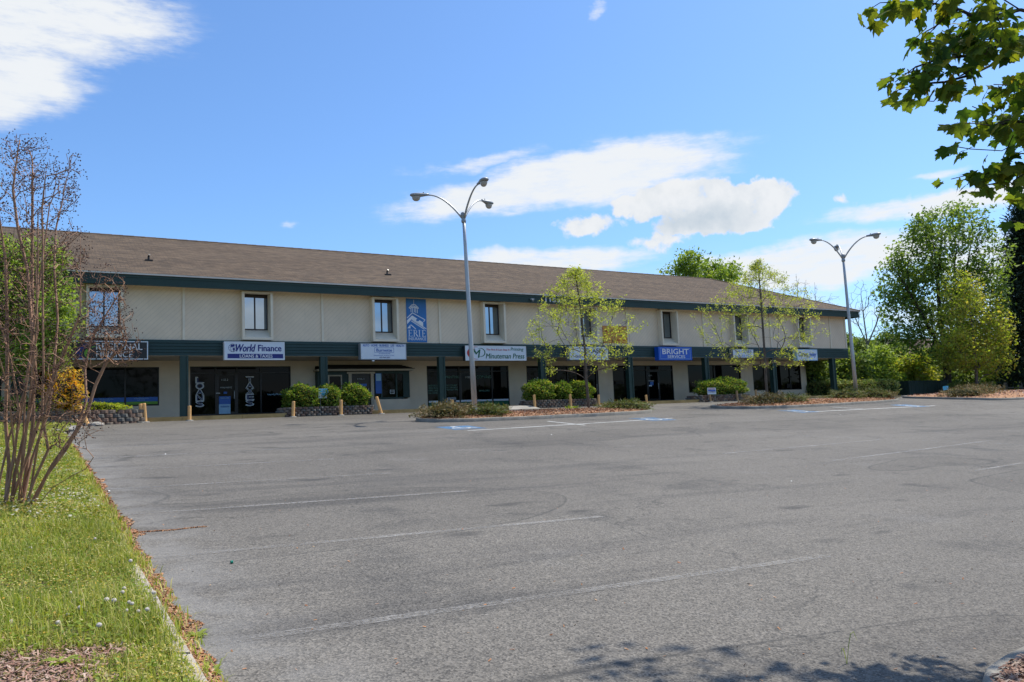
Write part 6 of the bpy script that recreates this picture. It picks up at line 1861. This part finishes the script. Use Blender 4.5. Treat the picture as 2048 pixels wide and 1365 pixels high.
def grass_obj(name, parts, m):
    VV, QQ, TT, off = [], [], [], 0
    for V, Q4, T3 in parts:
        VV.append(V); QQ.append(Q4 + off); TT.append(T3 + off); off += len(V)
    V = np.concatenate(VV).astype(np.float32); Q4 = np.concatenate(QQ); T3 = np.concatenate(TT)
    me = bpy.data.meshes.new(name); me.vertices.add(len(V)); me.vertices.foreach_set('co', V.ravel())
    nl_ = len(Q4) * 4 + len(T3) * 3; me.loops.add(nl_)
    me.loops.foreach_set('vertex_index', np.concatenate([Q4.ravel(), T3.ravel()]).astype(np.int32))
    me.polygons.add(len(Q4) + len(T3))
    ls = np.concatenate([np.arange(len(Q4)) * 4, len(Q4) * 4 + np.arange(len(T3)) * 3]).astype(np.int32)
    lt = np.concatenate([np.full(len(Q4), 4), np.full(len(T3), 3)]).astype(np.int32)
    me.polygons.foreach_set('loop_start', ls); me.polygons.foreach_set('loop_total', lt)
    me.update(calc_edges=True); me.materials.append(m)
    return tag(link_mesh(name, me), kind='stuff')
grass_obj('grass', [blades(90000, 3.0, 9.5, 2.9, .075, .0055, None, 1, .7), blades(26000, 3.3, 9.5, 2.9, .13, .006, None, 2, .35), blades(60000, 9, 19, 4.2, .10, .011, None, 3, .5),
                    blades(26000, 18, 33, 5.0, .13, .022, None, 4, .4), blades(700, 3.6, 8.0, .10, .085, .008, None, 6, .8, over=.20), blades(6000, 7.5, 27, .12, .10, .012, None, 5, .6, over=.16)], LM['grass'])
# clover leaves and tiny yellow seed heads
g = np.random.default_rng(500)
for nm, n, (y0, y1), sz, m, zo in (('clover_leaves', 60000, (3.0, 10.5), .020, 'weedleaf', (.01, .06)), ('clover_leaves', 26000, (10, 22), .036, 'weedleaf', (.02, .09)), ('yellow_seed_heads', 42000, (3.2, 11), .0105, 'speck', (.05, .13)), ('yellow_seed_heads', 20000, (10, 22), .021, 'speck', (.06, .13))):
    X, Y = bank_points(n, y0, y1, 4.0, g); X = X + .02 * g.random(n)
    Z = bank_z(X, Y) + g.uniform(*zo, n) * (1 + .3 * vnoise(X, Y, 1.6, 1))
    k = visible(X, Y, Z) & (soil_patch(X, Y) < g.uniform(.15, .7, n))
    if m == 'speck': k &= (vnoise(X, Y, 1.3, 5) + g.normal(0, .35, n) > -.1)
    P = np.stack([X, Y, Z], 1)[k]
    V = leaf_quads(P, g, sz, .8, .95, fold=.05)
    tag(np_mesh(nm, V, quads(len(P)), LM[m]), kind='stuff')
# white clover flowers
cf = MB(); lathe(cf, (0, 0, 0), [(.004, 0), (.012, .003), (.0155, .010), (.014, .018), (.008, .024), (.002, .026)], 9)
cfm = bpy.data.meshes.new('clover_flower'); cfm.from_pydata(cf.v, [], cf.f); cfm.materials.append(mat('clover_white', (0.62, 0.55, 0.50), .8, .25, 200.0, .5, 400)); cfm.update()
stm_ = MB().tube([(0, 0, -.09), (.004, 0, -.04), (0, 0, .002)], .0012, 4)
stmm = bpy.data.meshes.new('stem'); stmm.from_pydata(stm_.v, [], stm_.f); stmm.materials.append(M['ygstem'] if 'ygstem' in M else LM['weedleaf']); stmm.update()
fl_px = [(245, 1188), (258, 1208), (253, 1224), (276, 1226), (294, 1223), (264, 1211), (163, 1203), (213, 1204), (228, 1205), (160, 1220), (141, 1189), (22, 1248), (116, 1250), (30, 1057), (308, 1190), (312, 1201), (261, 1125), (198, 1255), (5, 1236), (135, 1232), (248, 1180), (190, 1080), (60, 1100)]
for k, (px, py) in enumerate(fl_px):
    p = ground_at(px, py, .17); s = float(g.uniform(.65, 1.15))
    t = thing('clover_flower', 'white clover flower head in the grass of the left bank', 'flower', tuple(p), 'white clover flowers in the grass')
    for me_, nm in ((cfm, 'flower_head'), (stmm, 'stem')):
        o = bpy.data.objects.new(nm, me_); COL.objects.link(o); o.parent = t; o.scale = (s,) * 3
# broad patch of white flowering ground cover farther back
X, Y = bank_points(5200, 9.5, 19, 2.4, g); Z = bank_z(X, Y) + g.uniform(.06, .15, len(X))
k = (vnoise(X, Y, 1.0, 9) + g.normal(0, .3, len(X)) > .15)
P = np.stack([X, Y, Z], 1)[k]
tag(np_mesh('white_flower_specks', leaf_quads(P, g, .026, .8, .9), quads(len(P)), leaf_mat('whitish_flowers', [(0.58, 0.55, 0.45), (0.48, 0.43, 0.35), (0.66, 0.62, 0.5)], .2, .7, 1)), kind='stuff')
# litter: dry leaves and chips along the kerb, on bare soil and in the crack
def litter(name, X, Y, Z, size, m, g, tilt=.35, asp=(.2, .6)):
    V = flakes(np.stack([X, Y, Z], 1), size, g, tilt, asp)
    return tag(np_mesh(name, V, quads(len(X)), m), kind='stuff')
n = 26000; Y = 3.0 + 21 * g.random(n) ** 1.4; wd = .05 + .09 * np.clip((Y - 6.5) / 3, 0, 1) + .09 * np.abs(vnoise(Y * 0, Y, 2.1, 3)) + .05 * np.abs(vnoise(Y * 0, Y, 6.0, 8)); X = .81 + wd * g.random(n) ** 1.3 * np.clip(1.3 - .0 * Y, 0, 2) + np.where(Y > 7.5, -.05, 0)
Z = Hc(X, Y) + .004 + .03 * g.random(n) * np.clip((.95 - X) / .12, 0, 1)
litter('leaf_litter', X, Y, Z, .024 + .02 * np.clip((Y - 8) / 8, 0, 1), M['litter'], g)
n = 30000; X = g.uniform(-1.2, .68, n); Y = g.uniform(3.1, 6.2, n); k = soil_patch(X, Y) > g.uniform(.05, .8, n); X, Y = X[k], Y[k]
litter('mulch_litter', X, Y, bank_z(X, Y) + .005 + .02 * g.random(len(X)), .032, M['chips_grey'], g, asp=(.1, .35))
n = 900; t_ = g.random(n) ** 1.3; A_, B_ = ground_at(262, 1068), ground_at(412, 1055)
X = A_[0] + (B_[0] - A_[0]) * t_ + g.normal(0, .012, n); Y = A_[1] + (B_[1] - A_[1]) * t_ + g.normal(0, .010, n) + .02 * np.sin(t_ * 9)
litter('crack_litter', X, Y, Hc(X, Y) + .005, .02, M['litter'], g)
n = 420; px = g.uniform(300, 2040, n); py = 900 + 465 * g.random(n) ** 1.2
GP = np.array([ground_at(a, b) for a, b in zip(px[:240], py[:240])])
litter('scattered_leaf_bits', GP[:, 0], GP[:, 1], Hc(GP[:, 0], GP[:, 1]) + .005, .022, M['litter'], g)
# little white scraps and stones lying on the asphalt
ws = mat('white_scrap', (0.75, 0.74, 0.70), .7, .05)
for (px, py) in ((331, 909), (1103, 870), (1583, 963), (1681, 830), (218, 983)):
    p = ground_at(px, py); s = .014 + .01 * random.random()
    mb = MB().add([(p[0] - s, p[1] - s * .6, p[2] + .002), (p[0] + s, p[1] - s * .5, p[2] + .002), (p[0] + s * .8, p[1] + s, p[2] + .002), (p[0] - s * .7, p[1] + s * .8, p[2] + .002), (p[0] - s * .3, p[1], p[2] + s * .8), (p[0] + s * .4, p[1] + s * .2, p[2] + s * .6)],
                  [(0, 1, 5, 4), (1, 2, 5), (2, 3, 4, 5), (3, 0, 4)])
    tag(mb.build('scrap', ws), 'tiny white scrap lying on the grey asphalt of the lot', 'litter', 'white scraps on the asphalt')
p = ground_at(461, 1128)
mb = MB(); lathe(mb, (0, 0, 0), [(.014, 0), (.0145, .014), (.012, .017)], 12)
c = MB(); c.add([(p[0] + z_ * 1.3, p[1] + y_, p[2] + .014 + x_) for x_, y_, z_ in mb.v], mb.f)
tag(c.build('bottle_cap', M['capgreen']), 'small green bottle cap lying on the asphalt near the kerb', 'litter')
# broad-leaved weeds along the kerb
def weed(label, p, n, L, w, seed, m='weedleaf', upr=.6):
    g = np.random.default_rng(seed); t = thing('weed', label, 'weed', tuple(p), 'weeds along the kerb')
    for k in range(n):
        a = 2 * pi * k / n + g.normal(0, .3); l = L * g.uniform(.6, 1.2); ww = w * g.uniform(.7, 1.2)
        d = np.array([cos(a), sin(a), 0]); s = np.array([-sin(a), cos(a), 0]); vs = []
        for i, t_ in enumerate((0, .25, .5, .75, 1.0)):
            c_ = np.array(p) + d * l * t_ * (1 - upr * .4) + np.array([0, 0, l * upr * (t_ - .75 * t_ ** 2.4)]); hw = ww * sin(pi * min(t_ + .08, 1.0)) ** .8 / 2 + .001
            vs += [c_ - s * hw, c_ + (0, 0, -hw * .3), c_ + s * hw]
        fs = []
        for i in range(4): b = i * 3; fs += [(b, b + 1, b + 4, b + 3), (b + 1, b + 2, b + 5, b + 4)]
        MB().add(vs, fs).build('leaf', LM[m], t)
for k, (px, py, n, L, w, lb) in enumerate(((395, 1275, 9, .14, .030, 'broad leaved green weed on the asphalt side of the kerb'), (425, 1350, 8, .13, .034, 'broad leaved weed beside the kerb at the bottom edge'), (330, 1210, 14, .13, .008, 'narrow leaved grassy weed in the litter by the kerb'),
                                    (272, 1128, 12, .09, .009, 'small grassy weed where the kerb appears from the grass'), (395, 1352, 9, .10, .030, 'leafy weed growing over the kerb top near the bottom'), (120, 1330, 12, .13, .026, 'dark green weed on bare soil in the lower left'),
                                    (1690, 1310, 2, .75, .004, 'tall thin weed stalks growing from the asphalt at the lower right'))):
    p = ground_at(px, py if px > 1000 else py, .0 if px > 200 else .12)
    if px > 1000: p = ground_at(1694, 1330)
    weed(lb, p, n, L if px < 1000 else .30, w, 600 + k, upr=.6 if px < 1000 else 1.5)
# broken kerb stones at the far left end of the lot
for k, (px, py, s) in enumerate(((112, 868, .30), (140, 860, .26), (152, 857, .20), (88, 872, .22), (198, 850, .16))):
    p = ground_at(px, py, .05); g2 = np.random.default_rng(800 + k)
    mb = MB(); nu, nv = 9, 6; vs = []
    for i in range(nv + 1):
        for q_ in range(nu):
            e_ = np.array([cos(2 * pi * q_ / nu) * sin(pi * i / nv), .7 * sin(2 * pi * q_ / nu) * sin(pi * i / nv), .5 * cos(pi * i / nv)]) * s * (1 + .12 * g2.normal())
            vs.append(p + e_)
    mb.add(vs, [(i * nu + q_, (i + 1) * nu + q_, (i + 1) * nu + (q_ + 1) % nu, i * nu + (q_ + 1) % nu) for i in range(nv) for q_ in range(nu)])
    tag(mb.build('rock', M['stone']), 'pale broken stone at the far left corner of the lot', 'rock', 'pale stones at the far left corner')

# unseen trees added behind the camera, to darken the reflections in the shop glass
g = np.random.default_rng(900)
V = []
for k in range(34):
    c = np.array([-70 + k * 6.5, -42 + 5 * sin(k * 1.9), float(Hc(0, -20)) + 3.6]); r = np.array([4.6, 4.0, 4.4 + 1.1 * sin(k * 2.7)])
    V.append(leaf_quads(envelope([(c, r)], 750, g, .9), g, .95, .2))
V = np.concatenate(V); tag(np_mesh('unseen_wood_behind', V, quads(len(V) // 4), LM['wood']), kind='stuff')
